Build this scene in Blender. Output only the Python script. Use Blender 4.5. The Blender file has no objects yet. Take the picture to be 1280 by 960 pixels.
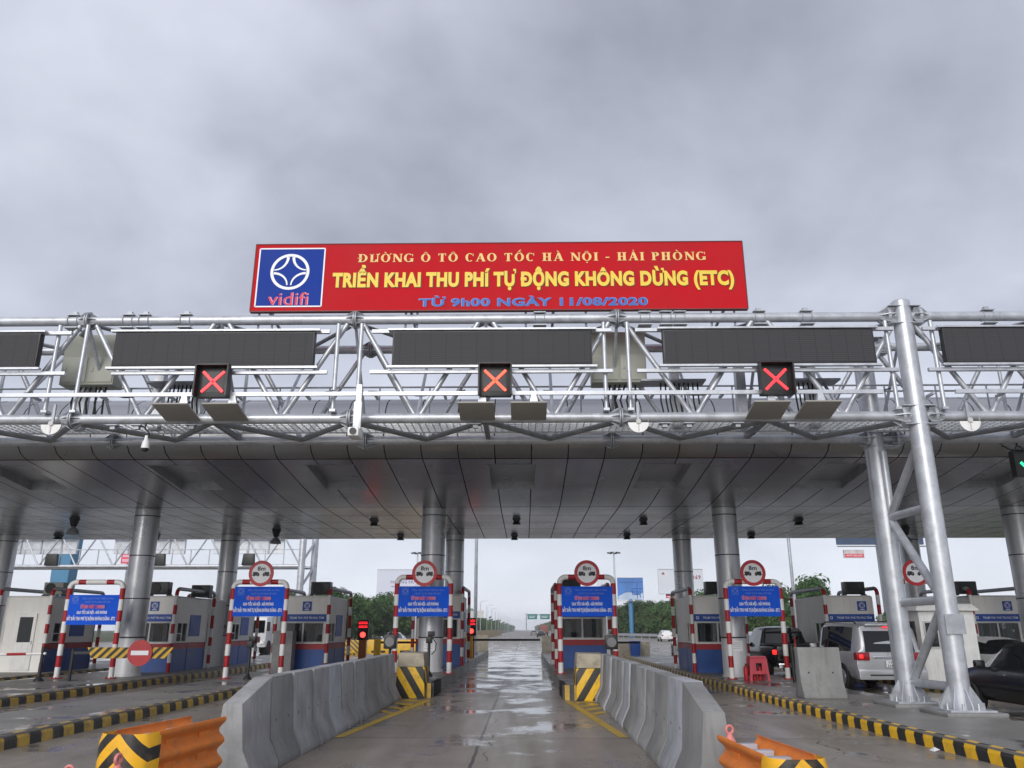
import bpy, bmesh, math, random, unicodedata
from mathutils import Vector, Matrix
random.seed(7)
R = math.radians
PI = math.pi
C = bpy.context.scene.collection
SC = bpy.context.scene

# ------------------------------------------------------------------ helpers
class MB:
    """collects faces, then links them as ONE mesh object"""
    def __init__(s): s.v = []; s.f = []; s.m = []
    def add(s, vs, fs, mi=0):
        b = len(s.v); s.v += [tuple(v) for v in vs]
        for k, f in enumerate(fs):
            s.f.append([b + i for i in f]); s.m.append(mi if isinstance(mi, int) else mi[k])
        return s
    def box(s, x0, x1, y0, y1, z0, z1, mi=0):
        v = [(x0,y0,z0),(x1,y0,z0),(x1,y1,z0),(x0,y1,z0),(x0,y0,z1),(x1,y0,z1),(x1,y1,z1),(x0,y1,z1)]
        return s.add(v, [(0,3,2,1),(4,5,6,7),(0,1,5,4),(1,2,6,5),(2,3,7,6),(3,0,4,7)], mi)
    def hexa(s, a, b, mi=0):      # loft between two closed loops of equal length
        n = len(a)
        fs = [tuple(range(n))[::-1], tuple(range(n, 2*n))] + [(i, (i+1)%n, n+(i+1)%n, n+i) for i in range(n)]
        return s.add(list(a)+list(b), fs, mi)
    def prism(s, pts, plane, a0, a1, mi=0):
        if plane == 'xz': L = lambda p, a: (p[0], a, p[1])
        elif plane == 'yz': L = lambda p, a: (a, p[0], p[1])
        else: L = lambda p, a: (p[0], p[1], a)
        return s.hexa([L(p,a0) for p in pts], [L(p,a1) for p in pts], mi)
    def tube(s, p0, p1, r, n=10, mi=0, r2=None):
        return s.path([p0, p1], r, n, mi, r2=r2)
    def path(s, pts, r, n=8, mi=0, r2=None, mf=None):
        P = [Vector(p) for p in pts]; k = len(P); up = None; rings = []; acc = 0; ms = []
        for i in range(k):
            d = (P[min(i+1,k-1)] - P[max(i-1,0)]).normalized()
            if up is None:
                up = Vector((0,0,1)) if abs(d.z) < .9 else Vector((0,1,0))
            u = (up - d*up.dot(d)).normalized(); w = d.cross(u); up = u
            rr = r if r2 is None else r + (r2-r)*i/(k-1)
            rings.append([P[i] + (u*math.cos(2*PI*j/n) + w*math.sin(2*PI*j/n))*rr for j in range(n)])
            if i:
                ms.append(mf(acc + (P[i]-P[i-1]).length/2) if mf else mi); acc += (P[i]-P[i-1]).length
        vs = [q for rg in rings for q in rg]; fs = []; mm = []
        for i in range(k-1):
            for j in range(n):
                a = i*n+j; b = i*n+(j+1)%n
                fs.append((a, b, b+n, a+n)); mm.append(ms[i])
        fs.append(tuple(range(n))[::-1]); mm.append(ms[0]); fs.append(tuple(range((k-1)*n, k*n))); mm.append(ms[-1])
        return s.add(vs, fs, mm)
    def lathe(s, prof, c=(0,0,0), axis='z', n=16, mi=0):
        vs = []; fs = []; k = len(prof)
        for (r, h) in prof:
            for j in range(n):
                a = 2*PI*j/n; x, y = r*math.cos(a), r*math.sin(a)
                p = (x,y,h) if axis == 'z' else ((x,h,y) if axis == 'y' else (h,x,y))
                vs.append((c[0]+p[0], c[1]+p[1], c[2]+p[2]))
        for i in range(k-1):
            for j in range(n):
                a = i*n+j; b = i*n+(j+1)%n
                fs.append((a,b,b+n,a+n))
        if prof[0][0] > 1e-4: fs.append(tuple(range(n))[::-1])
        if prof[-1][0] > 1e-4: fs.append(tuple(range((k-1)*n, k*n)))
        return s.add(vs, fs, mi)
    def disc(s, c, r, y0, y1, n=32, mi=0, a0=0, a1=2*PI):
        full = abs(a1-a0-2*PI) < 1e-6; m = n if full else n+1
        pts = [(c[0]+r*math.cos(a0+(a1-a0)*i/n), c[1]+r*math.sin(a0+(a1-a0)*i/n)) for i in range(m)]
        return s.prism(pts, 'xz', y0, y1, mi)
    def ring(s, c, r0, r1, y, n=32, mi=0, a0=0, a1=2*PI):   # flat printed ring in the xz plane
        vs = []; fs = []
        for i in range(n+1):
            a = a0+(a1-a0)*i/n
            for r in (r0, r1): vs.append((c[0]+r*math.cos(a), y, c[1]+r*math.sin(a)))
        for i in range(n): fs.append((2*i, 2*i+1, 2*i+3, 2*i+2))
        return s.add(vs, fs, mi)
    def flat(s, pts, y, mi=0):
        return s.add([(p[0], y, p[1]) for p in pts], [tuple(range(len(pts)))], mi)
    def ribbon(s, pts, ws, y, mi=0):                       # flat printed stroke in the xz plane
        vs = []; k = len(pts)
        for i in range(k):
            a = pts[max(i-1,0)]; b = pts[min(i+1,k-1)]
            dx, dz = b[0]-a[0], b[1]-a[1]; l = math.hypot(dx, dz) or 1
            w = ws[i] if not isinstance(ws, (int, float)) else ws
            vs += [(pts[i][0]-dz/l*w/2, y, pts[i][1]+dx/l*w/2), (pts[i][0]+dz/l*w/2, y, pts[i][1]-dx/l*w/2)]
        return s.add(vs, [(2*i, 2*i+1, 2*i+3, 2*i+2) for i in range(k-1)], mi)
    def build(s, name, mats, parent=None, loc=None, rz=0, smooth=True, bevel=0, ang=38, merge=False):
        me = bpy.data.meshes.new(name); me.from_pydata(s.v, [], s.f)
        if not isinstance(mats, (list, tuple)): mats = [mats]
        for m in mats: me.materials.append(m)
        me.polygons.foreach_set('material_index', s.m)
        bm = bmesh.new(); bm.from_mesh(me)
        if merge: bmesh.ops.remove_doubles(bm, verts=bm.verts, dist=1e-4)
        if bevel:
            es = [e for e in bm.edges if len(e.link_faces) == 2 and e.calc_face_angle(0) > R(50)]
            bmesh.ops.bevel(bm, geom=es, offset=bevel, segments=2, profile=.6, affect='EDGES', clamp_overlap=True)
        bmesh.ops.recalc_face_normals(bm, faces=bm.faces)
        bm.to_mesh(me); bm.free()
        if smooth:
            me.polygons.foreach_set('use_smooth', [True]*len(me.polygons)); me.set_sharp_from_angle(angle=R(ang))
        me.update()
        o = bpy.data.objects.new(name, me); C.objects.link(o)
        if parent is not None: o.parent = parent
        if loc is not None: o.location = loc
        o.rotation_euler.z = rz
        return o

def tag(o, label, cat, group=None, kind=None):
    o['label'] = label; o['category'] = cat
    if group: o['group'] = group
    if kind: o['kind'] = kind
    return o
def thing(name, label, cat, loc=(0,0,0), rz=0, group=None):
    o = bpy.data.objects.new(name, None); C.objects.link(o); o.empty_display_size = .2
    o.location = loc; o.rotation_euler = (0,0,rz)
    return tag(o, label, cat, group)
KIDS = {}
def dup(root, loc, rz=0, label=None, scale=None):
    r = root.copy(); C.objects.link(r); r.location = loc; r.rotation_euler = (0,0,rz)
    if label: r['label'] = label
    if scale: r.scale = (scale,)*3
    for ch in list(root.children):
        c = ch.copy(); C.objects.link(c); c.parent = r
        for g in list(ch.children):
            d = g.copy(); C.objects.link(d); d.parent = c
    return r
ORD = ['first','second','third','fourth','fifth','sixth','seventh','eighth','ninth','tenth','eleventh','twelfth','thirteenth','fourteenth']

# ------------------------------------------------------------------ materials
class NT:
    def __init__(s, name):
        s.mat = bpy.data.materials.new(name); s.mat.use_nodes = True
        s.t = s.mat.node_tree; s.b = s.t.nodes['Principled BSDF']; s.out = s.t.nodes['Material Output']
    def n(s, typ, **kw):
        x = s.t.nodes.new(typ)
        for k, v in kw.items():
            if k.startswith('_'): setattr(x, k[1:], v)
        return x
    def set(s, sock, v):
        if isinstance(v, bpy.types.NodeSocket): s.t.links.new(v, sock)
        else: sock.default_value = v
    def math(s, op, a, b=0., c=None, clamp=False):
        x = s.n('ShaderNodeMath', _operation=op, _use_clamp=clamp); s.set(x.inputs[0], a); s.set(x.inputs[1], b)
        if c is not None: s.set(x.inputs[2], c)
        return x.outputs[0]
    def noise(s, vec, scale, detail=4., rough=.55, dist=0.):
        x = s.n('ShaderNodeTexNoise'); s.set(x.inputs['Vector'], vec); x.inputs['Scale'].default_value = scale
        x.inputs['Detail'].default_value = detail; x.inputs['Roughness'].default_value = rough; x.inputs['Distortion'].default_value = dist
        return x.outputs['Fac']
    def rng(s, v, a, b, c=0., d=1.):
        x = s.n('ShaderNodeMapRange'); s.set(x.inputs[0], v)
        for i, q in enumerate((a,b,c,d)): s.set(x.inputs[1+i], q)
        return x.outputs[0]
    def mix(s, f, a, b):
        x = s.n('ShaderNodeMix', _data_type='RGBA'); s.set(x.inputs[0], f)
        for k, v in ((6,a),(7,b)):
            s.set(x.inputs[k], v if isinstance(v, bpy.types.NodeSocket) else tuple(v)+((1.,) if len(v) == 3 else ()))
        return x.outputs[2]
    def obj(s): return s.n('ShaderNodeTexCoord').outputs['Object']
    def pos(s): return s.n('ShaderNodeNewGeometry').outputs['Position']
    def sep(s, v):
        x = s.n('ShaderNodeSeparateXYZ'); s.set(x.inputs[0], v); return x.outputs
    def scale(s, v, k):
        x = s.n('ShaderNodeVectorMath', _operation='MULTIPLY'); s.set(x.inputs[0], v); x.inputs[1].default_value = k; return x.outputs[0]
    def bump(s, h, strength=.3, dist=.02):
        x = s.n('ShaderNodeBump'); x.inputs['Strength'].default_value = strength; x.inputs['Distance'].default_value = dist
        s.set(x.inputs['Height'], h); s.set(s.b.inputs['Normal'], x.outputs[0])
    def fin(s, col, rough=.5, metal=0., spec=None):
        s.set(s.b.inputs['Base Color'], col if isinstance(col, bpy.types.NodeSocket) else tuple(col)+((1.,) if len(col) == 3 else ()))
        s.set(s.b.inputs['Roughness'], rough); s.set(s.b.inputs['Metallic'], metal)
        if spec is not None: s.b.inputs['Specular IOR Level'].default_value = spec
        return s.mat
def mul(c, k): return tuple(x*k for x in c)
def pm(name, col, rough=.5, metal=0., var=.18, scale=2., bump=0., dirt=None, damt=.5, spec=None, world=True, streak=False):
    """paint, metal or concrete with uneven tone, grime patches and roughness that varies"""
    t = NT(name); p = t.pos() if world else t.obj()
    v = t.noise(p, scale, 5)
    c = t.mix(t.rng(v,.3,.7), mul(col,1-var), mul(col,1+var))
    if dirt:
        q = t.scale(p, (3.,3.,.35)) if streak else p
        g = t.noise(q, scale*1.7, 6, .65, .4)
        c = t.mix(t.rng(g,.5,.72,0.,damt), c, dirt)
    if bump: t.bump(t.noise(p, scale*14, 4), bump, .01)
    return t.fin(c, t.rng(v,.3,.7,max(rough-.08,.02),min(rough+.1,1)), metal, spec)
def emit(name, col, k):
    t = NT(name); t.fin(mul(col,.3), .4)
    t.b.inputs['Emission Color'].default_value = tuple(col)+(1,); t.b.inputs['Emission Strength'].default_value = k
    return t.mat
def stripes(name, vec, period, a, b, rough=.5, chev=False, dirt=(.12,.105,.085), damt=.55, duty=.5, ph=0.):
    """slanted warning stripes painted on a board or block (pattern of its own, in object space)"""
    t = NT(name); o = t.obj(); x, y, z = t.sep(o)
    if chev: x = t.math('ABSOLUTE', x)
    s = t.math('ADD', t.math('ADD', t.math('MULTIPLY', x, vec[0]), t.math('MULTIPLY', y, vec[1])), t.math('MULTIPLY', z, vec[2]))
    fr = t.math('FRACT', t.math('ADD', t.math('DIVIDE', s, period), 40.+ph))
    f = t.math('GREATER_THAN', fr, duty)
    c = t.mix(f, a, b)
    g = t.noise(o, 5., 6, .65)
    c = t.mix(t.rng(g,.48,.75,0.,damt), c, dirt)
    return t.fin(c, t.rng(g,.3,.7,rough-.1,rough+.15))
def glassm(name, col=(.02,.025,.03), alpha=.25, rough=.03):
    t = NT(name); tr = t.n('ShaderNodeBsdfTransparent'); tr.inputs[0].default_value = (.75,.8,.82,1)
    t.fin(col, rough, 0, .6); mx = t.n('ShaderNodeMixShader'); mx.inputs[0].default_value = 1-alpha
    t.t.links.new(tr.outputs[0], mx.inputs[1]); t.t.links.new(t.b.outputs[0], mx.inputs[2]); t.t.links.new(mx.outputs[0], t.out.inputs[0])
    return t.mat

GALV = pm('galvanised_steel', (.53,.55,.585), .38, .45, .16, 3., .05, (.30,.31,.31), .5)
GALV2 = pm('galvanised_dull', (.40,.42,.45), .5, .4, .2, 4., 0, (.22,.23,.23), .5)
GALVD = pm('galvanised_painted_shade', (.27,.28,.29), .5, .4, .2, 4.)  # darker galvanised copy, underside shade of the truss braces put into its colour
COLM = pm('column_cladding', (.50,.51,.53), .33, .5, .08, .8, 0, (.24,.245,.25), .35)
COLP = pm('column_base_paint', (.66,.67,.69), .4, .2, .08, 1.2, 0, (.34,.33,.31), .35, streak=True)
SEAM = pm('seam_dark', (.03,.03,.032), .7)
WHITE = pm('white_paint', (.82,.82,.80), .4, 0, .06, 3., 0, (.42,.40,.36), .35, streak=True)
RED = pm('red_paint', (.40,.008,.014), .5, 0, .2, 4., 0, (.14,.05,.045), .4)
CREAM = pm('cream_panel', (.84,.83,.79), .45, 0, .06, 1.2, 0, (.42,.40,.36), .22, streak=True)
GREYP = pm('grey_panel', (.58,.58,.56), .5, 0, .07, 1.2, 0, (.33,.32,.30), .25, streak=True)
BLUEP = pm('blue_panel', (.02,.085,.33), .42, 0, .2, 1.5, 0, (.05,.06,.10), .5, streak=True)
REDP = pm('red_band', (.36,.02,.025), .45, 0, .15, 2.)
BANNER = pm('blue_banner', (.010,.10,.66), .75, 0, .12, 1.2, spec=.2)
BLUESIGN = pm('blue_sign', (.012,.07,.36), .45, 0, .1, 2.)
PRINTW = pm('white_print', (.86,.87,.90), .5, 0, .05)
PRINTPALE = pm('pale_blue_print', (.18,.30,.78), .5, 0, .05)
PRINTR = pm('red_print', (.70,.02,.06), .5, 0, .05)
PINKL = pm('pink_print', (.80,.42,.52), .5, 0, .05)
BLK = pm('black_plastic', (.012,.012,.013), .45, 0, .2)
DARK = pm('dark_interior', (.02,.022,.025), .7)
BLKM = pm('black_metal', (.03,.031,.034), .45, .3, .2)
BLKC = pm('black_cable', (.012,.012,.012), .5)
JERSEY = pm('barrier_concrete', (.30,.30,.30), .8, 0, .26, 1.9, .6, (.17,.168,.16), .55, streak=True)
JERSEY2 = pm('barrier_concrete_cool', (.36,.37,.395), .72, 0, .2, 2.3, .6, (.19,.195,.20), .6, streak=True)
JERSEY3 = pm('barrier_concrete_dark', (.235,.235,.23), .78, 0, .18, 1.9, .25, (.13,.128,.12), .5, streak=True)
OLDCONC = pm('old_concrete', (.38,.34,.26), .85, 0, .22, 2.6, .4, (.17,.145,.11), .65)
KY = pm('kerb_yellow_worn', (.52,.34,.06), .6, 0, .2, 3., .2, (.15,.135,.11), .7)
KB = pm('kerb_black_worn', (.045,.043,.04), .6, 0, .3, 3., .2, (.15,.14,.12), .6)
KY2 = pm('kerb_yellow', (.78,.45,.012), .45, 0, .12, 3., .1, (.30,.20,.06), .4)
KB2 = pm('kerb_black', (.018,.017,.016), .45, 0, .3, 3., .1, (.07,.065,.055), .4)
YLINE = pm('road_yellow', (.50,.33,.03), .4, 0, .2, 2., 0, (.17,.15,.11), .65)
WLINE = pm('road_white', (.6,.6,.58), .4, 0, .1, 2., 0, (.25,.25,.24), .5)
ORANGE = pm('orange_beam', (.74,.21,.028), .5, 0, .14, 3., .15, (.36,.17,.07), .6)
PINK = pm('pink_plastic', (.68,.22,.20), .4, 0, .1, 6.)
STOOL = pm('red_plastic', (.50,.055,.08), .4, 0, .1, 4.)
GLASS = glassm('booth_glass', alpha=.5)
CARGLASS = glassm('car_glass', (.01,.012,.014), .04, .02)
TYRE = pm('tyre_rubber', (.018,.018,.019), .8)
RIM = pm('alloy_rim', (.5,.51,.53), .3, .8)
CHROME = pm('chrome', (.7,.7,.72), .15, 1.)
SILVER = pm('silver_car_paint', (.50,.51,.53), .25, .3, .04, 1.)
CARBLK = pm('black_car_paint', (.010,.011,.014), .16, 0, .1, 1., spec=.6)
CARGREY = pm('grey_car_paint', (.22,.22,.225), .25, .4, .05, 1.)
CARWHITE = pm('white_car_paint', (.74,.75,.76), .25, 0, .04, 1.)
CARYEL = pm('yellow_car_paint', (.65,.40,.03), .3, 0, .05, 1.)
TAIL = emit('lit_tail_lamp', (1.,.02,.02), 1.3)
TAILD = pm('red_lens', (.30,.01,.015), .15)
REDLAMP = emit('red_lamp', (1.,.04,.03), 3.)
LEDR = emit('red_led', (1.,.03,.04), 1.7)
LEDR2 = emit('orange_red_led', (1.,.07,.03), 1.9)
LEDG = emit('green_led', (.02,.9,.25), 2.)
LEDTXT = emit('red_led_text', (1.,.02,.03), 1.6)
SIGNRED = pm('board_red', (.52,.006,.013), .7, 0, .07, .6, 0, (.36,.012,.018), .4, spec=.2)
SIGNBLUE = pm('board_blue', (.012,.045,.30), .7, 0, .05, .8, spec=.2)
GOLD = pm('board_gold', (.86,.62,.06), .5, 0, .08, 3.)
GOLD2 = pm('board_pale_gold', (.84,.58,.20), .5, 0, .08, 3.)
AZURE = pm('board_azure', (.025,.13,.50), .5, 0, .08, 3.)
AZEDGE = pm('board_azure_edge', (.22,.32,.60), .5, 0, .05)

BARK = pm('bark', (.10,.075,.055), .85, 0, .3, 3.)

def led_panel_mat():
    t = NT('led_screen_off'); o = t.obj(); x, y, z = t.sep(o)
    l = t.math('FRACT', t.math('MULTIPLY', z, 24.)); m = t.math('FRACT', t.math('MULTIPLY', x, 3.125))
    f = t.rng(l, 0., 1., .75, 1.15)
    c = t.mix(t.math('GREATER_THAN', l, .8), (.042,.042,.046), (.068,.068,.075))
    c = t.mix(t.math('LESS_THAN', m, .03), c, (.022,.022,.024))
    return t.fin(c, .65, 0, .3)
LEDSCR = led_panel_mat()

def road_mat():
    t = NT('wet_concrete_road'); p = t.pos(); x, y, z = t.sep(p)
    big = t.noise(p, .16, 5, .55, .3); mid = t.noise(p, 1.1, 6, .6, .5); fine = t.noise(p, 22., 4, .6)
    lane = t.noise(t.scale(p, (1.1,.10,1.)), 1., 4, .6, .3)        # tyre-track streaks along the road
    c = t.mix(t.rng(mid,.3,.7), (.205,.175,.138), (.300,.264,.220))
    c = t.mix(t.rng(lane,.35,.7,0.,.55), c, (.11,.09,.07))
    c = t.mix(t.rng(fine,.35,.75,0.,.25), c, (.31,.285,.25))
    def line(v, off, per, w):
        d = t.math('ABSOLUTE', t.math('SUBTRACT', t.math('FRACT', t.math('ADD', t.math('DIVIDE', t.math('SUBTRACT', v, off), per), 50.5)), .5))
        return t.math('LESS_THAN', d, w/per)
    wob = t.math('MULTIPLY', t.math('SUBTRACT', t.noise(p, 2.5, 3), .5), .05)
    j = t.math('MAXIMUM', line(t.math('ADD', x, wob), -.72, 3.5, .024), line(t.math('ADD', y, wob), 14.2, 4.45, .026))
    wn = t.n('ShaderNodeTexWhiteNoise', _noise_dimensions='2D'); cb = t.n('ShaderNodeCombineXYZ')
    t.set(cb.inputs[0], t.math('FLOOR', t.math('DIVIDE', t.math('SUBTRACT', x, -.72), 3.5))); t.set(cb.inputs[1], t.math('FLOOR', t.math('DIVIDE', t.math('SUBTRACT', y, 14.2), 4.45))); t.t.links.new(cb.outputs[0], wn.inputs['Vector'])
    vm = t.n('ShaderNodeVectorMath', _operation='SCALE'); t.set(vm.inputs[0], c); t.set(vm.inputs[3], t.rng(wn.outputs['Value'], 0., 1., .86, 1.12)); c = vm.outputs[0]
    oil = t.noise(t.scale(p, (.9,.55,1.)), 1.3, 5, .6, .6)
    c = t.mix(t.rng(oil,.60,.72,0.,.6), c, (.06,.052,.043))
    vor = t.n('ShaderNodeTexVoronoi', _feature='DISTANCE_TO_EDGE'); t.set(vor.inputs['Vector'], t.n('ShaderNodeVectorMath', _operation='ADD').outputs[0]); vor.inputs['Scale'].default_value = .16
    va = vor.inputs['Vector'].links[0].from_node; t.set(va.inputs[0], p); ns = t.n('ShaderNodeTexNoise'); t.set(ns.inputs['Vector'], p); ns.inputs['Scale'].default_value = .9; t.set(va.inputs[1], ns.outputs['Color'])
    crack = t.math('MULTIPLY', t.math('LESS_THAN', vor.outputs['Distance'], .0022), t.math('GREATER_THAN', mid, .5))
    j = t.math('MAXIMUM', j, crack)
    c = t.mix(t.math('MULTIPLY', j, .9), c, (.028,.025,.023))
    # standing water: smooth flat patches, broader towards the booths
    w1 = t.noise(t.scale(p, (.55,.5,1.)), 1., 5, .62, .25)
    far = t.rng(y, 13., 34., 0., .13)
    fade = t.rng(y, 55., 110., 0., .16)
    rut = t.math('MULTIPLY', t.math('SUBTRACT', t.math('ABSOLUTE', t.math('SINE', t.math('MULTIPLY', t.math('ADD', x, .75), 1.8))), .5), .06)
    wet = t.rng(t.math('ADD', t.math('SUBTRACT', t.math('ADD', w1, far), fade), rut), .56, .66)
    c = t.mix(t.math('MULTIPLY', wet, .45), c, (.085,.078,.068))
    damp = t.math('ADD', t.rng(lane, .3, .7, .27, .48), t.rng(y, 55., 120., 0., .12))
    r = t.n('ShaderNodeMix'); t.set(r.inputs[0], wet); t.set(r.inputs[2], damp); r.inputs[3].default_value = .085
    hb = t.math('MULTIPLY', t.math('ADD', t.math('MULTIPLY', fine, .5), t.math('MULTIPLY', mid, .8)), t.math('SUBTRACT', 1.02, wet))
    hb = t.math('SUBTRACT', hb, t.math('MULTIPLY', j, 1.0))
    t.bump(t.math('MULTIPLY', hb, t.rng(y, 18., 45., 1., .12)), .2, .01)
    return t.fin(c, r.outputs[0], 0, .5)
ROAD = road_mat()
def pave_mat():
    t = NT('wet_island_concrete'); p = t.pos()
    a = t.noise(p, .7, 6, .6, .4); b = t.noise(p, 18., 3)
    c = t.mix(t.rng(a,.3,.7), (.15,.14,.125), (.27,.26,.24)); c = t.mix(t.rng(b,.4,.7,0.,.3), c, (.32,.31,.29))
    w = t.rng(t.noise(t.scale(p,(.6,.45,1.)), 1.3, 5, .6), .54, .62)
    c = t.mix(t.math('MULTIPLY', w, .4), c, (.08,.077,.07))
    t.bump(t.math('MULTIPLY', b, t.math('SUBTRACT', 1., w)), .2, .01)
    up = t.sep(t.n('ShaderNodeNewGeometry').outputs['Normal'])[2]
    return t.fin(c, t.rng(t.math('MULTIPLY', w, up), 0., 1., .5, .12))
PAVE = pave_mat()
def grass_mat():
    t = NT('roadside_grass'); p = t.pos(); a = t.noise(p, .08, 6, .6); b = t.noise(p, 3., 4)
    c = t.mix(t.rng(a,.35,.65), (.045,.075,.025), (.10,.10,.045)); c = t.mix(t.rng(b,.4,.7,0.,.5), c, (.03,.05,.018))
    return t.fin(c, .9)
GRASS = grass_mat()
def soffit_mat():
    """aluminium cladding: panel joints every 1.03 m along the canopy and a few across it, slight tone steps between panels"""
    t = NT('canopy_cladding'); p = t.pos(); x, y, z = t.sep(p)
    u = t.math('ADD', t.math('DIVIDE', t.math('SUBTRACT', x, .21), 1.03), 60.)
    fx = t.math('FRACT', u); jx = t.math('LESS_THAN', t.math('ABSOLUTE', t.math('SUBTRACT', fx, .5)), .5-.015)
    yy = t.math('DIVIDE', t.math('SUBTRACT', y, 27.9), 2.06)
    fy = t.math('FRACT', t.math('ADD', yy, 20.)); jy = t.math('LESS_THAN', t.math('ABSOLUTE', t.math('SUBTRACT', fy, .5)), .5-.011)
    jy = t.math('MAXIMUM', jy, t.math('LESS_THAN', y, 27.6))
    n1 = t.math('GREATER_THAN', t.math('ABSOLUTE', t.math('SUBTRACT', y, 22.28)), .02)
    keep = t.math('MULTIPLY', t.math('MULTIPLY', jx, jy), n1)
    wn = t.n('ShaderNodeTexWhiteNoise', _noise_dimensions='2D'); cv = t.n('ShaderNodeCombineXYZ')
    t.set(cv.inputs[0], t.math('FLOOR', u)); t.set(cv.inputs[1], t.math('FLOOR', yy)); t.t.links.new(cv.outputs[0], wn.inputs['Vector'])
    tone = t.rng(wn.outputs['Value'], 0., 1., .93, 1.06)
    g = t.noise(p, .35, 2, .5)
    base = t.mix(t.rng(g,.35,.7), (.44,.445,.455), (.39,.395,.405))
    vm = t.n('ShaderNodeVectorMath', _operation='SCALE'); t.set(vm.inputs[0], base); t.set(vm.inputs[3], tone)
    c = t.mix(keep, (.015,.015,.016), vm.outputs[0])
    t.set(t.b.inputs['Specular IOR Level'], t.math('MULTIPLY', keep, .5))
    return t.fin(c, t.math('ADD', t.math('MULTIPLY', keep, t.math('SUBTRACT', t.rng(g,.3,.7,.22,.30), 1.)), 1.), t.math('MULTIPLY', keep, .8))
SOFFIT = soffit_mat()
def leaf_mat(name, a, b):
    t = NT(name); oi = t.n('ShaderNodeObjectInfo'); p = t.pos()
    v = t.noise(p, .55, 3); c = t.mix(t.rng(v,.35,.65), a, b)
    h = t.n('ShaderNodeHueSaturation'); t.set(h.inputs['Color'], c); t.set(h.inputs['Value'], t.rng(oi.outputs['Random'],0.,1.,.75,1.25))
    t.set(h.inputs['Hue'], t.rng(oi.outputs['Random'],0.,1.,.485,.515))
    return t.fin(h.outputs[0], .75, 0, .25)
LEAF = leaf_mat('leaves_deep', (.042,.088,.030), (.080,.140,.046))
LEAF2 = leaf_mat('leaves_fresh', (.062,.112,.034), (.110,.170,.056))

# ------------------------------------------------------------------ lettering
def text_pts(s, off=0., res=3):
    cu = bpy.data.curves.new('lettering', 'FONT'); cu.body = s; cu.size = 1; cu.offset = off; cu.resolution_u = res; cu.space_character = 1.+off*1.6; cu.fill_mode = 'FRONT'
    o = bpy.data.objects.new('lettering', cu); C.objects.link(o)
    dg = bpy.context.evaluated_depsgraph_get(); dg.update()
    me = bpy.data.meshes.new_from_object(o.evaluated_get(dg))
    vs = [v.co.copy() for v in me.vertices]; fs = [tuple(p.vertices) for p in me.polygons]
    bpy.data.objects.remove(o); bpy.data.curves.remove(cu); bpy.data.meshes.remove(me)
    return vs, fs
def width(s, off):
    vs, _ = text_pts(s, off, 1); return max(v.x for v in vs) if vs else 0
def letters(mb, s, x0, x1, z0, z1, y, mi=0, off=0., res=2):
    """text in the xz plane facing -y; capitals fill z0..z1, the line fills x0..x1"""
    vs, fs = text_pts(s.replace('Đ','D'), off, res)
    cap = max(v.y for v in text_pts('H', off, 1)[0]); lo = min(v.y for v in text_pts('H', off, 1)[0])
    a = min(v.x for v in vs); b = max(v.x for v in vs); kx = (x1-x0)/(b-a); kz = (z1-z0)/(cap-lo)
    X = lambda q: x0 + (q-a)*kx
    mb.add([(X(v.x), y, z0+(v.y-lo)*kz) for v in vs], fs, mi)
    for i, ch in enumerate(s):
        if ch == 'Đ':
            st = width(s[:i].replace('Đ','D')+'D', off) - width('D', off)
            zc = z0+(z1-z0)*.5; th = (z1-z0)*(.05+off*1.2)
            mb.flat([(X(st-.0),zc-th),(X(st+.38),zc-th),(X(st+.38),zc+th),(X(st-.0),zc+th)], y-.002, mi)
    return mb
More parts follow.
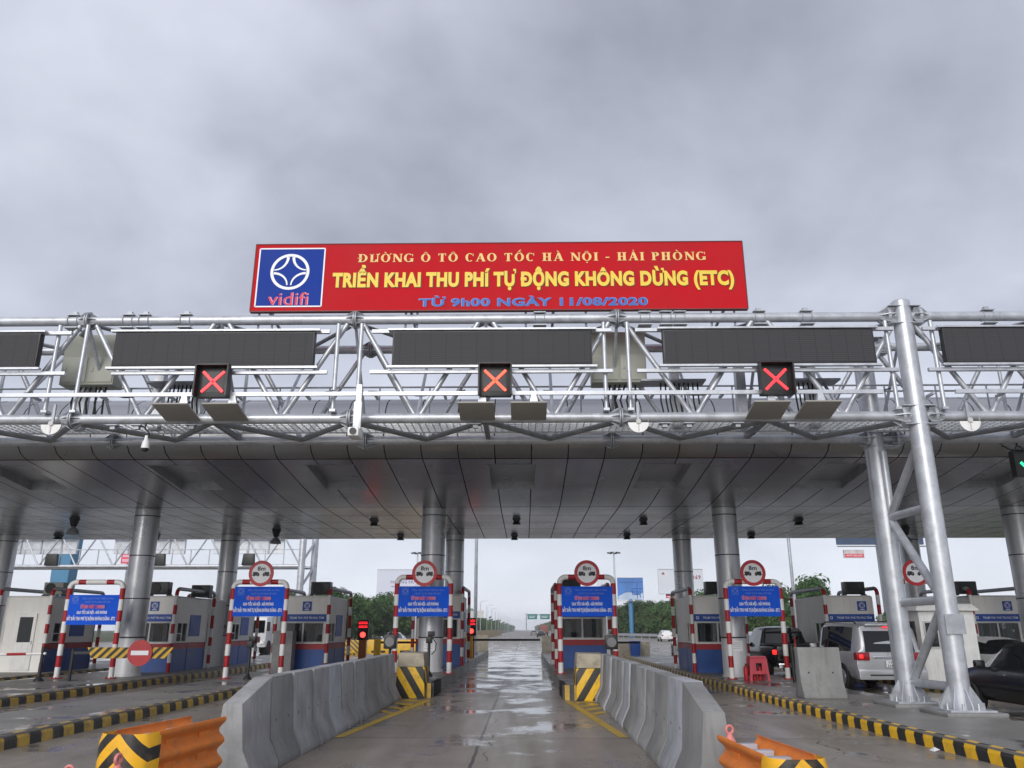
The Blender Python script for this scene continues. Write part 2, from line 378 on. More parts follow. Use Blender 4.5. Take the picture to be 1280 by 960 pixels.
def serif(mb, s, x0, x1, z0, z1, y, mi=0):
    """roman capitals with thick stems, hairlines and slab feet, drawn stroke by stroke"""
    T, t, sf = .21, .08, .08
    polys = []; cx = 0.
    W = {'I':.40,'H':.86,'N':.86,'U':.84,'T':.76,'A':.82,'P':.70,'D':.86,'O':.86,'C':.78,'G':.86,'-':.42,' ':.36}
    def rect(a, b, c, d): polys.append([(cx+a,c),(cx+b,c),(cx+b,d),(cx+a,d)])
    def stem(a, w=T, lo=True, hi=True):
        rect(a, a+w, 0, 1)
        if lo: rect(a-sf, a+w+sf, 0, t*.8)
        if hi: rect(a-sf, a+w+sf, 1-t*.8, 1)
    def arc(mx, mz, rx, rz, a0, a1, n=18):
        for i in range(n):
            p = []
            for (a, k) in ((i,0),(i+1,0),(i+1,1),(i,1)):
                th = R(a0+(a1-a0)*a/n); q = abs(math.cos(th))
                ix, iz = rx-(T*.98), rz-t*.9
                p.append((cx+mx+(ix if k else rx)*math.cos(th), mz+(iz if k else rz)*math.sin(th)))
            polys.append(p)
    def seg(a, b, w):
        polys.append([(cx+a[0]-w/2,a[1]),(cx+a[0]+w/2,a[1]),(cx+b[0]+w/2,b[1]),(cx+b[0]-w/2,b[1])])
    for ch in s:
        d = unicodedata.normalize('NFD', ch); b = d[0]; bar = b == 'Đ'
        if bar: b = 'D'
        w = W[b]; m = w/2-.02
        if b == 'I': stem(.10)
        elif b == 'H': stem(.10); stem(w-.10-T-.04); rect(.2,w-.2,.46,.46+t)
        elif b == 'N': stem(.12,t+.01); rect(.03,.2,1-t*.8,1); seg((.17,1),(w-.15,0),T+.03); stem(w-.17,t+.01,False,True)
        elif b == 'U': stem(.10,T,False); stem(w-.2,t+.01,False); arc((.10+w-.13)/2,.32,(w-.23)/2,.33,180,360); rect(.10,.10+T,.3,1)
        elif b == 'T': stem(w/2-.02-T/2,T,True,False); rect(.04,w-.08,1-t,1); rect(.04,.04+t*.8,.74,1); rect(w-.08-t*.8,w-.08,.74,1)
        elif b == 'A': seg((.10,0),(.39,1),t+.01); seg((w-.16,0),(.40,1),T+.02); rect(.2,w-.25,.30,.30+t*.9); rect(.0,.23,0,t*.8); rect(w-.32,w+.0,0,t*.8)
        elif b == 'P': stem(.10); arc(.30,.735,.35,.265,-90,90); rect(.2,.34,1-t,1); rect(.2,.34,.47,.47+t)
        elif b == 'D': stem(.10,T,False,False); rect(.03,.36,0,t*.9); rect(.03,.36,1-t*.9,1); arc(.32,.5,.48,.5,-90,90)
        elif b == 'O': arc(m,.5,m-.02,.52,0,360,32)
        elif b == 'C': arc(m,.5,m-.02,.52,48,312,26); rect(w-.16,w-.10,.66,.97)
        elif b == 'G': arc(m,.5,m-.02,.52,48,320,26); rect(w-.16,w-.10,.68,.97); rect(w-.28,w-.28+T,.02,.42); rect(w-.36,w-.02,.42-t*.7,.42)
        elif b == '-': rect(.04,.36,.34,.46)
        if bar: rect(-.03,.40,.47,.53)
        for k in d[1:]:
            o = ord(k); hz = 1.06
            up = .0 if '\u0302' not in d or k == '\u0302' else .14
            if o == 0x302: seg((m-.16,hz),(m,hz+.15),.08); seg((m+.16,hz),(m,hz+.15),.08)
            elif o == 0x300: seg((m-.10,hz+.2+up),(m+.05,hz+.02+up),.11)
            elif o == 0x301: seg((m+.12,hz+.2+up),(m-.03,hz+.02+up),.11)
            elif o == 0x309: rect(m-.06,m+.07,hz+.17,hz+.22); rect(m+.02,m+.08,hz+.08,hz+.2); rect(m-.02,m+.04,hz,hz+.10)
            elif o == 0x323: rect(m-.06,m+.07,-.26,-.13)
            elif o == 0x31b: seg((w-.10,.86),(w-.0,1.08),.09)
        cx += w+.10
    tot = cx-.10; kx = (x1-x0)/tot; kz = z1-z0
    for k, p in enumerate(polys): mb.flat([(x0+a*kx, z0+b*kz) for a, b in p], y-(k % 7)*.0004, mi)
    return mb
def emblem(mb, cx, cz, r, y, mi=0):
    """ring with four curved roads that meet in it"""
    mb.ring((cx,cz), r*.85, r, y, 40, mi)
    for sx in (-1, 1):
        up = []; dn = []
        for i in range(11):
            a = R(90*i/10)
            up.append((cx+sx*r*(.14+.68*(1-math.cos(a))), cz+r*(.82-.72*math.sin(a))))
            dn.append((cx+sx*r*(.10+.72*(1-math.cos(a))), cz-r*(.74-.66*math.sin(a))))
        mb.ribbon(up, [r*(.15-.09*i/10) for i in range(11)], y, mi)
        mb.ribbon(dn, [r*(.07+.06*i/10) for i in range(11)], y, mi)
    return mb

# ------------------------------------------------------------------ setting: ground, road, islands
def struct(o): o['kind'] = 'structure'; return o
MB().add([(-680,-56,0),(680,-56,0),(680,2190,0),(-680,2190,0)], [(0,1,2,3)]).build('ground', GRASS)['kind'] = 'structure'
MB().add([(-60,-40,.004),(33,-40,.004),(33,135,.004),(15,230,.004),(11.5,420,.004),(11.5,2150,.004),(-11,2150,.004),(-11,420,.004),(-16,260,.004),(-40,150,.004),(-60,120,.004)],
         [tuple(range(11))]).build('road', ROAD)['kind'] = 'structure'
mk = MB()
for (a, b, w) in (((-3.08,14.2),(-2.42,21.5),.17), ((1.62,14.3),(1.07,21.1),.17)):
    mk.add([(a[0]-w/2,a[1],.009),(a[0]+w/2,a[1],.009),(b[0]+w/2,b[1],.009),(b[0]-w/2,b[1],.009)], [(0,1,2,3)], 0)
for k in range(4):
    for x0, y0, x1, y1, s, xe in ((-3.08,14.2,-2.42,21.5,-1,-3.13),(1.62,14.3,1.07,21.1,1,1.74)):
        u = .52+k*.13; X = x0+(x1-x0)*u; y = y0+(y1-y0)*u
        mk.add([(X+s*.09,y,.009),(xe,y+.55,.009),(xe,y+.95,.009),(X+s*.09,y+.4,.009)], [(0,1,2,3)], 0)
for k in range(40):
    for X in (-4.2,-.6,3.,6.6):
        y = 75+k*15; mk.add([(X-.08,y,.009),(X+.08,y,.009),(X+.08,y+5,.009),(X-.08,y+5,.009)], [(0,1,2,3)], 1)
for X in (-8.,9.4): mk.add([(X-.1,240,.009),(X+.1,240,.009),(X+.1,1500,.009),(X-.1,1500,.009)], [(0,1,2,3)], 1)
mk.build('road_marking', [YLINE, WLINE])['kind'] = 'structure'

def island(xl, xr, y0, y1, h, side=None, ms=(KY,KB), flare=None, stripe=.32, ends=None):
    """pavement slab; side -1/1/0 says which kerb carries painted stripes"""
    fl = flare or (lambda y: 0.)
    ys = [y0+(y1-y0)*i/24 for i in range(25)]; mb = MB()
    for a, b in zip(ys, ys[1:]):
        mb.hexa([(xl+fl(a),a,0),(xr,a,0),(xr,a,h),(xl+fl(a),a,h)], [(xl+fl(b),b,0),(xr,b,0),(xr,b,h),(xl+fl(b),b,h)])
    o = struct(mb.build('traffic_island', PAVE, merge=False))
    kb = MB()
    for s, e in ((-1, xl), (1, xr)):
        if side is None or side not in (s, 0): continue
        n = int((ends or y1)-y0)/stripe; k = 0; y = y0
        while y < (ends or y1):
            b = min(y+stripe, y1); f = fl if s < 0 else (lambda q: 0.)
            sk = .09 if ms[0] is KY2 else .02
            sec = lambda q: [(e+f(q)+s*.055,q-sk,.0),(e+f(q)+s*.03,q,h-.07),(e+f(q)-s*.015,q+sk*.5,h-.01),(e+f(q)-s*.05,q+sk*.7,h+.005),(e+f(q)-s*.10,q+sk*.75,h+.006),(e+f(q)-s*.10,q+sk*.75,0)]
            kb.hexa(sec(y), sec(b), k % 2); k += 1; y = b
    if kb.v: kb.build('kerb', list(ms), o, smooth=False)
    return o
island(-26.5,-22.6,6,44,.2)
island(-21.2,-17.0,8,46,.2,1)
island(-16.0,-12.02,7,52,.2,1)
island(-9.85,-7.72,6,54,.2,1)
def nose_island(xl, xr, y0, y1, h):
    o = island(xl, xr, y0, y1, h)
    kb = MB(); w = xr-xl; n = 17
    for k in range(n):                                   # striped end kerb and the first strip of both sides
        a = xl+w*k/n; b = xl+w*(k+1)/n
        kb.box(a, b, y0-.06, y0+.1, 0, h+.006, k % 2)
    for s, e in ((-1,xl),(1,xr)):
        for k in range(10):
            kb.box(min(e-s*.06,e+s*.05), max(e-s*.06,e+s*.05), y0+.1+k*.2, y0+.3+k*.2, 0, h+.004, 1)
            kb.box(min(e-s*.06,e+s*.05), max(e-s*.06,e+s*.05), y0+.3+k*.2-.1*0, y0+.3+k*.2+.1*(k<9), 0, h+.004, 0)
    kb.build('kerb', [KY, KB], o, smooth=False)
    return o
nose_island(-4.3,-2.46,22.35,57,.35)
nose_island(1.0,3.05,21.6,52,.35)
island(5.95,8.55,7.2,56,.2,-1,(KY2,KB2),flare=lambda y: 0. if y > 20 else .0032*(20-y)**2*1.25, stripe=.27, ends=24.)
k2 = MB(); y = 24.
kk = 0
while y < 54:
    k2.hexa([(5.915,y,0),(5.93,y,.14),(5.98,y,.205),(6.15,y,.206),(6.15,y,0)], [(5.915,y+.32,0),(5.93,y+.32,.14),(5.98,y+.32,.205),(6.15,y+.32,.206),(6.15,y+.32,0)], kk % 2); y += .32; kk += 1
k2.build('kerb', [KY, KB], bpy.data.objects['traffic_island.005'] if 'traffic_island.005' in bpy.data.objects else None, smooth=False)
island(11.95,14.5,10,52,.2,-1,(KY,KB))
island(16.9,19.4,10,50,.2)
island(21.9,24.6,10,50,.2)

# ------------------------------------------------------------------ toll canopy
prof = [(38.2,5.80),(29.,5.772),(28.,5.785),(27.,5.84),(25.4,5.985),(22.8,6.27),(22.3,6.325),(21.95,6.45),(21.7,6.7),(21.65,7.05),(21.7,7.4),(21.85,7.7),(22.1,7.95),(22.5,8.15),(23.2,8.28)]
can = thing('toll_canopy', 'long grey metal toll plaza canopy with rounded front edge on round columns', 'canopy', (0,0,0))
XL, XR = -46., 40.
rec = [-20.2,-15.2,-10.3,-5.65,-.35,4.15,9.4,14.3,19.2]
mb = MB()
for i in range(len(prof)-1):
    (a, za), (b, zb) = prof[i], prof[i+1]
    if abs(a-25.4) < .01:
        xs = [XL] + [q for r_ in rec for q in (r_-.68, r_+.68)] + [XR]
        for k in range(0, len(xs), 2): mb.add([(xs[k],a,za),(xs[k+1],a,za),(xs[k+1],b,zb),(xs[k],b,zb)], [(0,1,2,3)])
    else: mb.add([(XL,a,za),(XR,a,za),(XR,b,zb),(XL,b,zb)], [(0,1,2,3)])
mb.add([(XL,23.2,8.28),(XR,23.2,8.28),(XR,37.6,8.28),(XL,37.6,8.28)], [(0,1,2,3)])
mb.add([(XL,37.6,8.28),(XR,37.6,8.28),(XR,38.2,7.8),(XL,38.2,7.8)], [(0,1,2,3)])
mb.add([(XL,38.2,7.8),(XR,38.2,7.8),(XR,38.2,5.80),(XL,38.2,5.80)], [(0,1,2,3)])
for X in (XL, XR): mb.add([(X,p,q) for p, q in prof+[(37.6,8.28),(38.2,7.8)]], [tuple(range(len(prof)+2))])
ro = mb.build('roof', SOFFIT, can, merge=True, ang=30)
for e in ro.data.edges:
    p_, q_ = (ro.data.vertices[k].co for k in e.vertices)
    if any(abs(p_.y-Y) < .01 and abs(q_.y-Y) < .01 for Y in (22.3, 22.8, 25.4, 29.)): e.use_edge_sharp = True
for r_ in rec:
    m = MB(); x0, x1 = r_-.68, r_+.68; P = [(22.8,6.27),(25.4,5.985)]; T = [(22.8,6.53),(25.4,6.25)]
    m.add([(x0,)+T[0],(x1,)+T[0],(x1,)+T[1],(x0,)+T[1]], [(0,1,2,3)], 1)
    for X in (x0, x1): m.add([(X,)+P[0],(X,)+P[1],(X,)+T[1],(X,)+T[0]], [(0,1,2,3)], 0)
    for k in (0, 1): m.add([(x0,)+P[k],(x1,)+P[k],(x1,)+T[k],(x0,)+T[k]], [(0,1,2,3)], 0)
    m.add([(x0-.04,22.76,6.271),(x1+.04,22.76,6.271),(x1+.04,22.84,6.262),(x0-.04,22.84,6.262)], [(0,1,2,3)], 0)
    m.build('light_recess', [GALV2, COLM], can, smooth=False)
def column(X, Y, h0):
    m = MB(); z = 5.9; r_ = .42
    rings = [5.55,4.17,2.72,1.45]
    m.lathe([(r_,h0-.02),(r_,1.42)], (X,Y,0), n=40, mi=1); m.lathe([(r_,1.455),(r_,5.83)], (X,Y,0), n=40, mi=0)
    for q in rings: m.lathe([(r_+.001,q-.018),(r_+.004,q-.016),(r_+.004,q+.016),(r_+.001,q+.018)], (X,Y,0), n=40, mi=2)
    m.lathe([(r_+.03,h0),(r_+.03,h0+.06),(r_,h0+.07)], (X,Y,0), n=40, mi=1)
    m.build('column', [COLM, COLP, SEAM], can)
for X, h in ((-23.7,.2),(-13.45,.2),(-3.2,.35),(7.06,.2),(17.25,.2),(23.0,.2)):
    column(X, 28.5, h); column(X+(.05 if X < 20 else 0), 36.8, h)
# notices stuck on two columns
for X in (-3.2, 7.06):
    m = MB(); w = .30
    pts = [(X+.425*math.sin(R(a)), 28.5-.425*math.cos(R(a))) for a in range(-26, 27, 4)]
    for (p, q) in zip(pts, pts[1:]):
        m.add([(p[0],p[1],1.02),(q[0],q[1],1.02),(q[0],q[1],1.34),(p[0],p[1],1.34)], [(0,1,2,3)], 0)
    pts2 = [(X+.428*math.sin(R(a)), 28.5-.428*math.cos(R(a))) for a in range(-20, 21, 4)]
    for i, z in enumerate((1.08,1.14,1.2,1.26)):
        for (p, q) in list(zip(pts2, pts2[1:]))[i % 2:9]:
            m.add([(p[0],p[1],z),(q[0],q[1],z),(q[0],q[1],z+.03),(p[0],p[1],z+.03)], [(0,1,2,3)], 1)
    o = m.build('notice', [PRINTW, GREYP])
    tag(o, 'white paper notice stuck on the round column ' + ('beside the centre lane' if X < 0 else 'beside the pink stool'), 'notice')
# ceiling fittings: little square downlights and bell lamps
dl = thing('ceiling_downlight', 'small dark square downlight under the canopy ceiling', 'lamp', (0,0,5.78), 0, 'square downlights under the canopy')
MB().prism([(-.16,0),(.16,0),(.11,-.1),(-.11,-.1)], 'xz', -.16, .16).add([(-.15,-.15,-.2),(.15,-.15,-.2),(.15,.15,-.2),(-.15,.15,-.2),(-.09,-.09,-.1),(.09,-.09,-.1),(.09,.09,-.1),(-.09,.09,-.1)],
     [(0,1,5,4),(1,2,6,5),(2,3,7,6),(3,0,4,7),(4,5,6,7)]).build('housing', BLKM, dl)
MB().add([(-.08,-.08,-.115),(.08,-.08,-.115),(.08,.08,-.115),(-.08,.08,-.115)], [(0,1,2,3)]).build('lens', GREYP, dl)
spots = [(-5.85,31.3),(-5.6,36.6),(-.3,31.),(-.45,36.6),(4.6,31.2),(4.6,36.4),(10.6,31.3),(10.1,36.2),(-20.9,36.),(-16.6,36.2)]
for i, (x, y) in enumerate(spots):
    nm = ['left of the centre column, nearer the front','left of the centre column, nearer the back edge','above the centre lane, nearer the front','above the centre lane, at the back edge','above the right lane, nearer the front','above the right lane, at the back edge','above the black pickup, nearer the front','above the black pickup, nearer the back edge','farthest left, by the back edge','left, beside the second bell lamp'][i]
    if i == 0: dl.location = (x,y,5.78); dl['label'] = 'small dark square downlight '+nm
    else: dup(dl, (x,y,5.78), label='small dark square downlight '+nm)
bl = thing('bell_lamp', 'x', 'lamp', (0,0,5.78), 0, 'bell lamps under the canopy')
MB().lathe([(.20,0),(.18,-.05),(.12,-.25),(.09,-.3),(.02,-.3)], n=18).build('lamp_mount', BLKM, bl)
MB().lathe([(.02,-.28),(.07,-.32),(.2,-.45),(.235,-.58),(.22,-.58),(.1,-.4),(.02,-.36)], n=18).build('lamp_shade', GALV2, bl)
for i, (x, y, l) in enumerate(((-17.3,30.7,'dark bell lamp hanging under the canopy near the left columns'),(-10.6,34.4,'dark bell lamp hanging at the back edge, left of the round signs'),(16.,34.2,'dark bell lamp hanging above the silver car, left of the gantry legs'),(21.2,34.2,'dark bell lamp hanging under the canopy, farthest right'))):
    if i == 0: bl.location = (x,y,5.78); bl['label'] = l
    else: dup(bl, (x,y,5.78), label=l)

# ------------------------------------------------------------------ sign gantry in front of the canopy
YF, YB, ZT, ZB = 16.07, 17.86, 8.1, 5.9
gan = thing('sign_gantry', 'galvanised steel truss gantry on twin legs carrying dark screens and lane signals', 'gantry', (0,0,0))
GX0, GX1 = -15.2, 21.
nodes = [-15.2,-9.42,-3.62,2.0,8.1,14.0,19.9]
for nm, y, z, r_ in (('top_chord',YF,ZT,.105),('top_chord',YB,ZT-.05,.10),('bottom_chord',YF,ZB,.105),('bottom_chord',YB,ZB-.06,.10)):
    MB().tube((GX0-.3,y,z), (GX1,y,z), r_, 16).build(nm, GALV, gan)
for i, x in enumerate(nodes):
    for y, z in ((YF,ZT),(YB,ZT-.05),(YF,ZB),(YB,ZB-.06)):
        big = abs(x-8.1) < .1
        m = MB(); w = .2
        for s in ((-.36,-.30),(.30,.36)) if big else ((-.035,-.008),(.008,.035)):
            m.lathe([(.105,s[0]),(w,s[0]),(w,s[1]),(.105,s[1])], (x,y,z), 'x', 20)
        for k in range(8):                                # gusset plates round the joint
            a = 2*PI*k/8; c_, s_ = math.cos(a), math.sin(a)
            L_ = .42 if big else .2; w0 = .30 if big else 0.
            for sg in (-1, 1):
                q = [(x+sg*.035,.10),(x+sg*.035,w+.01),(x+sg*L_,.11)] if not big else [(x+sg*.2,.10),(x+sg*.2,w+.02),(x+sg*.36,w+.02),(x+sg*.52,.11)]
                P = [(p, y+c_*h_-s_*.006, z+s_*h_+c_*.006) for p, h_ in q]; Q = [(p, y+c_*h_+s_*.006, z+s_*h_-c_*.006) for p, h_ in q]
                m.hexa(P, Q)
        if big and y == YF or big: m.box(x-.34, x+.34, y-.19, y+.19, z-.20, z-.185).box(x-.34, x+.34, y-.19, y+.19, z+.185, z+.20)
        m.build('flange_joint', GALV2 if not big else GALV, gan)
for a, b in zip(nodes, nodes[1:]):
    q = (b-a)/4
    for y, zt, zb in ((YF,ZT,ZB),(YB,ZT-.05,ZB-.06)):
        for k, (u, w_) in enumerate(((0,1),(2,1),(2,3),(4,3))):
            top = a+q*u; bot = a+q*w_
            s = .16 if bot > top else -.16
            MB().tube((top+s,y,zt-.08), (bot-s*.35,y,zb+.06), .055, 10).build('diagonal_brace', GALV, gan)
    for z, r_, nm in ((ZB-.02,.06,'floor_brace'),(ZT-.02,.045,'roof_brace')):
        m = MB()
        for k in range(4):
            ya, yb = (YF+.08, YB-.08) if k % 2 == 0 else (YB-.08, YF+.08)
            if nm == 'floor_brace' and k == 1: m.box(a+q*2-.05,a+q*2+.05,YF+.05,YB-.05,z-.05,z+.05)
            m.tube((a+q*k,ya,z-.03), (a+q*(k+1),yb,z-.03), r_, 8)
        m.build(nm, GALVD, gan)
for a, b in zip(nodes, nodes[1:]):
    q = (b-a)/4
    for k in range(4):
        up = k % 2
        MB().tube((a+q*k,YF,ZT-.1 if not up else ZB+.08),(a+q*k,YB,ZB+.02 if not up else ZT-.14),.035,8).build('cross_brace', GALV, gan)
    MB().tube((a+q*2,YB,ZB),(a+q*2,YB,ZT-.1),.04,8).build('rear_strut', GALV, gan)
# walkway between the bottom chords with its hand rails
m = MB()
for k in range(9): m.box(GX0, GX1, 16.36+k*.15, 16.375+k*.15, 5.97, 6.0)
xx = GX0
while xx < GX1: m.box(xx, xx+.012, 16.33, 17.6, 5.975, 5.998); xx += .15
for y in (16.33,17.6): m.box(GX0,GX1,y-.02,y+.02,5.95,6.03)
m.build('walkway', pm('grating',(.60,.63,.66),.5,.1,.1), gan, smooth=False)
m = MB()
for z in (6.98,7.12): m.tube((GX0,17.55,z-.1), (GX1,17.55,z-.1), .022, 8)
xx = GX0+.4
while xx < GX1: m.tube((xx,17.55,6.), (xx,17.55,7.02), .018, 6); xx += 1.15
m.build('hand_rail', GALV2, gan)
MB().box(GX0,7.3,15.66,15.72,6.28,6.36).box(8.75,GX1,15.66,15.72,6.28,6.36).build('front_rail', GALV, gan)
m = MB()
for x in [GX0+.8+k*1.42 for k in range(25)]:
    m.box(x-.025,x+.025,15.7,16.0,6.27,6.32)
m.build('rail_bracket', GALV2, gan)
for x0, x1, sag in ((-9.2,-7.3,.10),(-6.6,-3.9,.07),(-3.2,-1.2,.09),(.4,2.0,.08),(2.2,4.7,.10),(5.6,7.5,.06),(-12.5,-10.2,.09)):
    MB().path([(x0+(x1-x0)*k/12,15.74,6.39-sag*math.sin(PI*k/12)+.02*math.sin(k*1.7)) for k in range(13)], .014, 6).build('rail_cable', BLKC, gan)
# screen mounts: two posts in every gap between screens, rails above and below
for x0, x1 in ((-15.2,-9.6),(-8.62,-4.1),(-3.2,1.85),(2.35,7.75),(8.35,13.6),(14.2,19.6)):
    m = MB()
    for z in (6.83,7.73): m.box(x0,x1,15.78,15.86,z-.035,z+.035)
    m.build('screen_rail', GALV, gan)
for x in (-9.95,-9.35,-3.95,-3.45,1.7,2.2,7.65,8.6,13.3,14.1):
    MB().tube((x,15.93,7.95), (x,15.9,6.0), .045, 10).box(x-.06,x+.06,15.85,16.05,6.0,6.05).build('mount_post', GALV, gan)
for x in (-9.75,-8.55,-8.2,-7.3,.35,2.6,3.35,3.05,5.05,6.05,9.9,11.2):
    m = MB(); m.box(x-.14,x+.14,YF-.13,YF+.13,ZT-.19,ZT-.165).box(x-.13,x+.13,YF-.11,YF+.11,ZT+.11,ZT+.13).box(x-.05,x+.05,YF-.04,YF+.04,ZT+.13,ZT+.21)
    for dx in (-.1,.1): m.path([(x+dx,YF+.115*math.cos(R(a)),ZT+.115*math.sin(R(a))) for a in range(-60,241,30)], .01, 6)
    m.build('pipe_clamp', GALV2, gan)
for x in (-8.55,-8.05,-6.9,2.9,3.4,4.4,5.5,-1.0):
    MB().box(x-.11,x+.11,YF-.1,YF+.1,ZB-.15,ZB-.13).box(x-.05,x+.05,YF-.05,YF+.05,ZB-.22,ZB-.15).build('pipe_clamp', GALV2, gan)
for x, xs in ((-7.8,[.09*k for k in range(8)]),(3.0,[.1*k for k in range(9)]),(5.9,[.1*k for k in range(6)])):
    m = MB(); m.box(x-.45,x+.95,16.6,17.0,6.86,6.9,1)
    for d in xs: m.path([(x+d,16.8,6.88),(x+d+random.uniform(-.02,.02),16.78,6.45),(x+d+.06,16.8,6.02)], .018, 6, 0)
    m.build('cable_run', [BLKC, GALV2], gan)
for x in (-8.15,-7.25,3.35,4.8,6.35,-9.85):
    MB().box(x-.1,x+.1,16.95,17.15,5.9,7.9).build('rear_mast', GALV, gan)
# legs
for (x, y, top, r_) in ((8.1,16.07,8.42,.195),(7.96,17.86,8.2,.19)):
    m = MB(); m.lathe([(r_,.24),(r_,top),(r_-.03,top+.03),(.02,top+.04)], (x,y,0), n=28)
    o = m.build('leg', GALV, gan)
    m = MB(); m.box(x-.42,x+.42,y-.42,y+.42,.27,.30)
    for k in range(8):
        a = 2*PI*k/8; c_, s_ = math.cos(a), math.sin(a)
        q = [(r_-.01,.30),(.40,.30),(.40,.36),(r_-.01,.72)]
        m.hexa([(x+c_*u-s_*.01,y+s_*u+c_*.01,w_) for u, w_ in q], [(x+c_*u+s_*.01,y+s_*u-c_*.01,w_) for u, w_ in q])
        a += PI/8; m.lathe([(.025,.30),(.025,.40),(.012,.41)], (x+.36*math.cos(a),y+.36*math.sin(a),0), n=8)
    m.build('base_plate', GALV, o)
    MB().box(x-.55,x+.55,y-.55,y+.55,.19,.27).build('footing', JERSEY3, o, bevel=.03)
MB().tube((8.02,18.3,.24),(8.02,18.3,8.0),.12,20).build('leg', GALV, gan)
fy, by = 16.28, 17.68
for (a, b) in (((8.1,fy,5.3),(8.02,by,4.1)),((8.02,by,4.05),(8.1,fy,4.05)),((8.02,by,3.95),(8.1,fy,2.35)),((8.02,by,2.25),(8.1,fy,2.25)),((8.1,fy,2.1),(8.02,by,.72)),((8.02,by,.66),(8.1,fy,.66)),((8.02,by,4.2),(8.02,by,5.5))):
    MB().tube(a, b, .085, 12).build('leg_brace', GALV, gan)
MB().box(7.92,8.28,15.835,15.86,1.62,1.98).build('blank_plate', GALV2, gan)
for x in (-14.9,20.6):
    for y in (YF, YB): MB().lathe([(.21,.0),(.21,8.4)], (x,y,0), n=24).build('leg', GALV, gan)

# dark message screens
def screen(x0, x1, label, cut=None):
    t = thing('message_screen', label, 'screen', ((x0+x1)/2,15.7,6.94), 0, 'dark message screens on the gantry'); w = (x1-x0)/2
    MB().box(-w,w,0,.16,0,.76).build('housing', BLKM, t, bevel=.012)
    MB().add([(-w+.035,-.006,.035),(w-.035,-.006,.035),(w-.035,-.006,.725),(-w+.035,-.006,.725)], [(0,1,2,3)]).build('display', LEDSCR, t)
    MB().box(-w-.1,w+.1,-.03,.07,-.055,-.012).box(-w-.1,w+.1,-.03,.07,.772,.81).build('edge_rail', GALV, t)
screen(-14.4,-10.2,'switched-off dark message screen cut by the left edge')
screen(-8.6,-4.38,'switched-off dark message screen under the blue emblem end of the red board')
screen(-2.74,1.42,'switched-off dark message screen under the middle of the red board')
screen(2.9,7.27,'switched-off dark message screen just left of the gantry legs')
screen(8.7,12.9,'switched-off dark message screen right of the gantry legs')

def lane_signal(x, label, led):
    t = thing('lane_signal', label, 'lane signal', (x,15.56,6.55), 0, 'red cross lane signals')
    m = MB(); w = .325
    m.box(-w,w,0,.14,-w,w)
    m.build('housing', BLK, t, bevel=.015)
    MB().box(-w-.02,w+.02,-.16,.0,w-.005,w+.025).box(-w-.02,-w+.01,-.16,0,-w,w-.005).box(w-.01,w+.02,-.16,0,-w,w-.005).build('visor', BLK, t)
    MB().add([(-.22,-.006,-.22),(.22,-.006,-.22),(.22,-.006,.22),(-.22,-.006,.22)], [(0,1,2,3)]).build('display', BLKM, t)
    m = MB()
    for s in (-1, 1):
        for k in range(13):
            u = -.2+.4*k/12
            m.disc((u, s*u), .03, -.028, -.012, 8)
        m.ribbon([(-.215,-.215*s),(.215,.215*s)], .045, -.0105-.001*s)
    m.build('cross', led, t)
    return t
lane_signal(-6.36,'red cross lane signal under the left message screen',LEDR)
lane_signal(-.58,'red cross lane signal above the centre lane, orange-tinted',LEDR2)
lane_signal(5.11,'red cross lane signal left of the gantry legs',LEDR)
t = thing('lane_signal', 'green arrow lane signal hung on the canopy front at the right edge', 'lane signal', (13.40,21.15,5.93))
MB().box(-.36,.36,0,.2,-.34,.34).box(-.38,.38,-.1,0,.34,.37).box(-.38,-.36,-.06,0,-.3,.34).box(.36,.38,-.06,0,-.3,.34).build('housing', BLK, t)
MB().ribbon([(0,.22),(0,-.18)], .075, -.008).ribbon([(-.2,.02),(0,-.21),(.2,.02)], .075, -.010).build('arrow', LEDG, t)
MB().tube((-.2,.1,.32),(-.2,.65,.62),.03).tube((.2,.1,.32),(.2,.65,.62),.03).build('bracket', BLKM, t)

# flat antennas in pairs
at = thing('antenna_panel', 'x', 'antenna', (0,0,0), 0, 'flat antenna panels under the front rail')
MB().hexa([(-.36,15.22,5.985),(.36,15.22,5.985),(.36,15.95,5.82),(-.36,15.95,5.82)], [(-.36,15.22,6.015),(.36,15.22,6.015),(.36,15.95,5.855),(-.36,15.95,5.855)]).build('plate', pm('antenna_plate',(.33,.32,.29),.55,0,.06), at, bevel=.006)
MB().box(-.3,.1,15.45,15.7,5.98,6.05).path([(.1,15.6,6.02),(.2,15.7,6.16),(.1,15.8,6.2)], .02, 6).build('mount_box', BLKM, at)
MB().hexa([(.0,15.6,6.0),(.22,15.6,6.0),(.22,15.72,6.0),(.0,15.72,6.0)], [(.05,15.62,6.28),(.15,15.62,6.28),(.15,15.72,6.28),(.05,15.72,6.28)]).build('bracket', GALV, at)
al = ['outer flat antenna left of the left red cross','flat antenna right under the left red cross, inner of its pair','flat antenna left of the centre red cross','flat antenna right of the centre red cross','flat antenna left of the right red cross','flat antenna right of the right red cross']
for i, x in enumerate((-7.05,-6.05,-.95,.1,4.9,5.9)):
    if i == 0: at.location = (x,0,0); at['label'] = al[0]
    else: dup(at, (x,0,0), label=al[i])
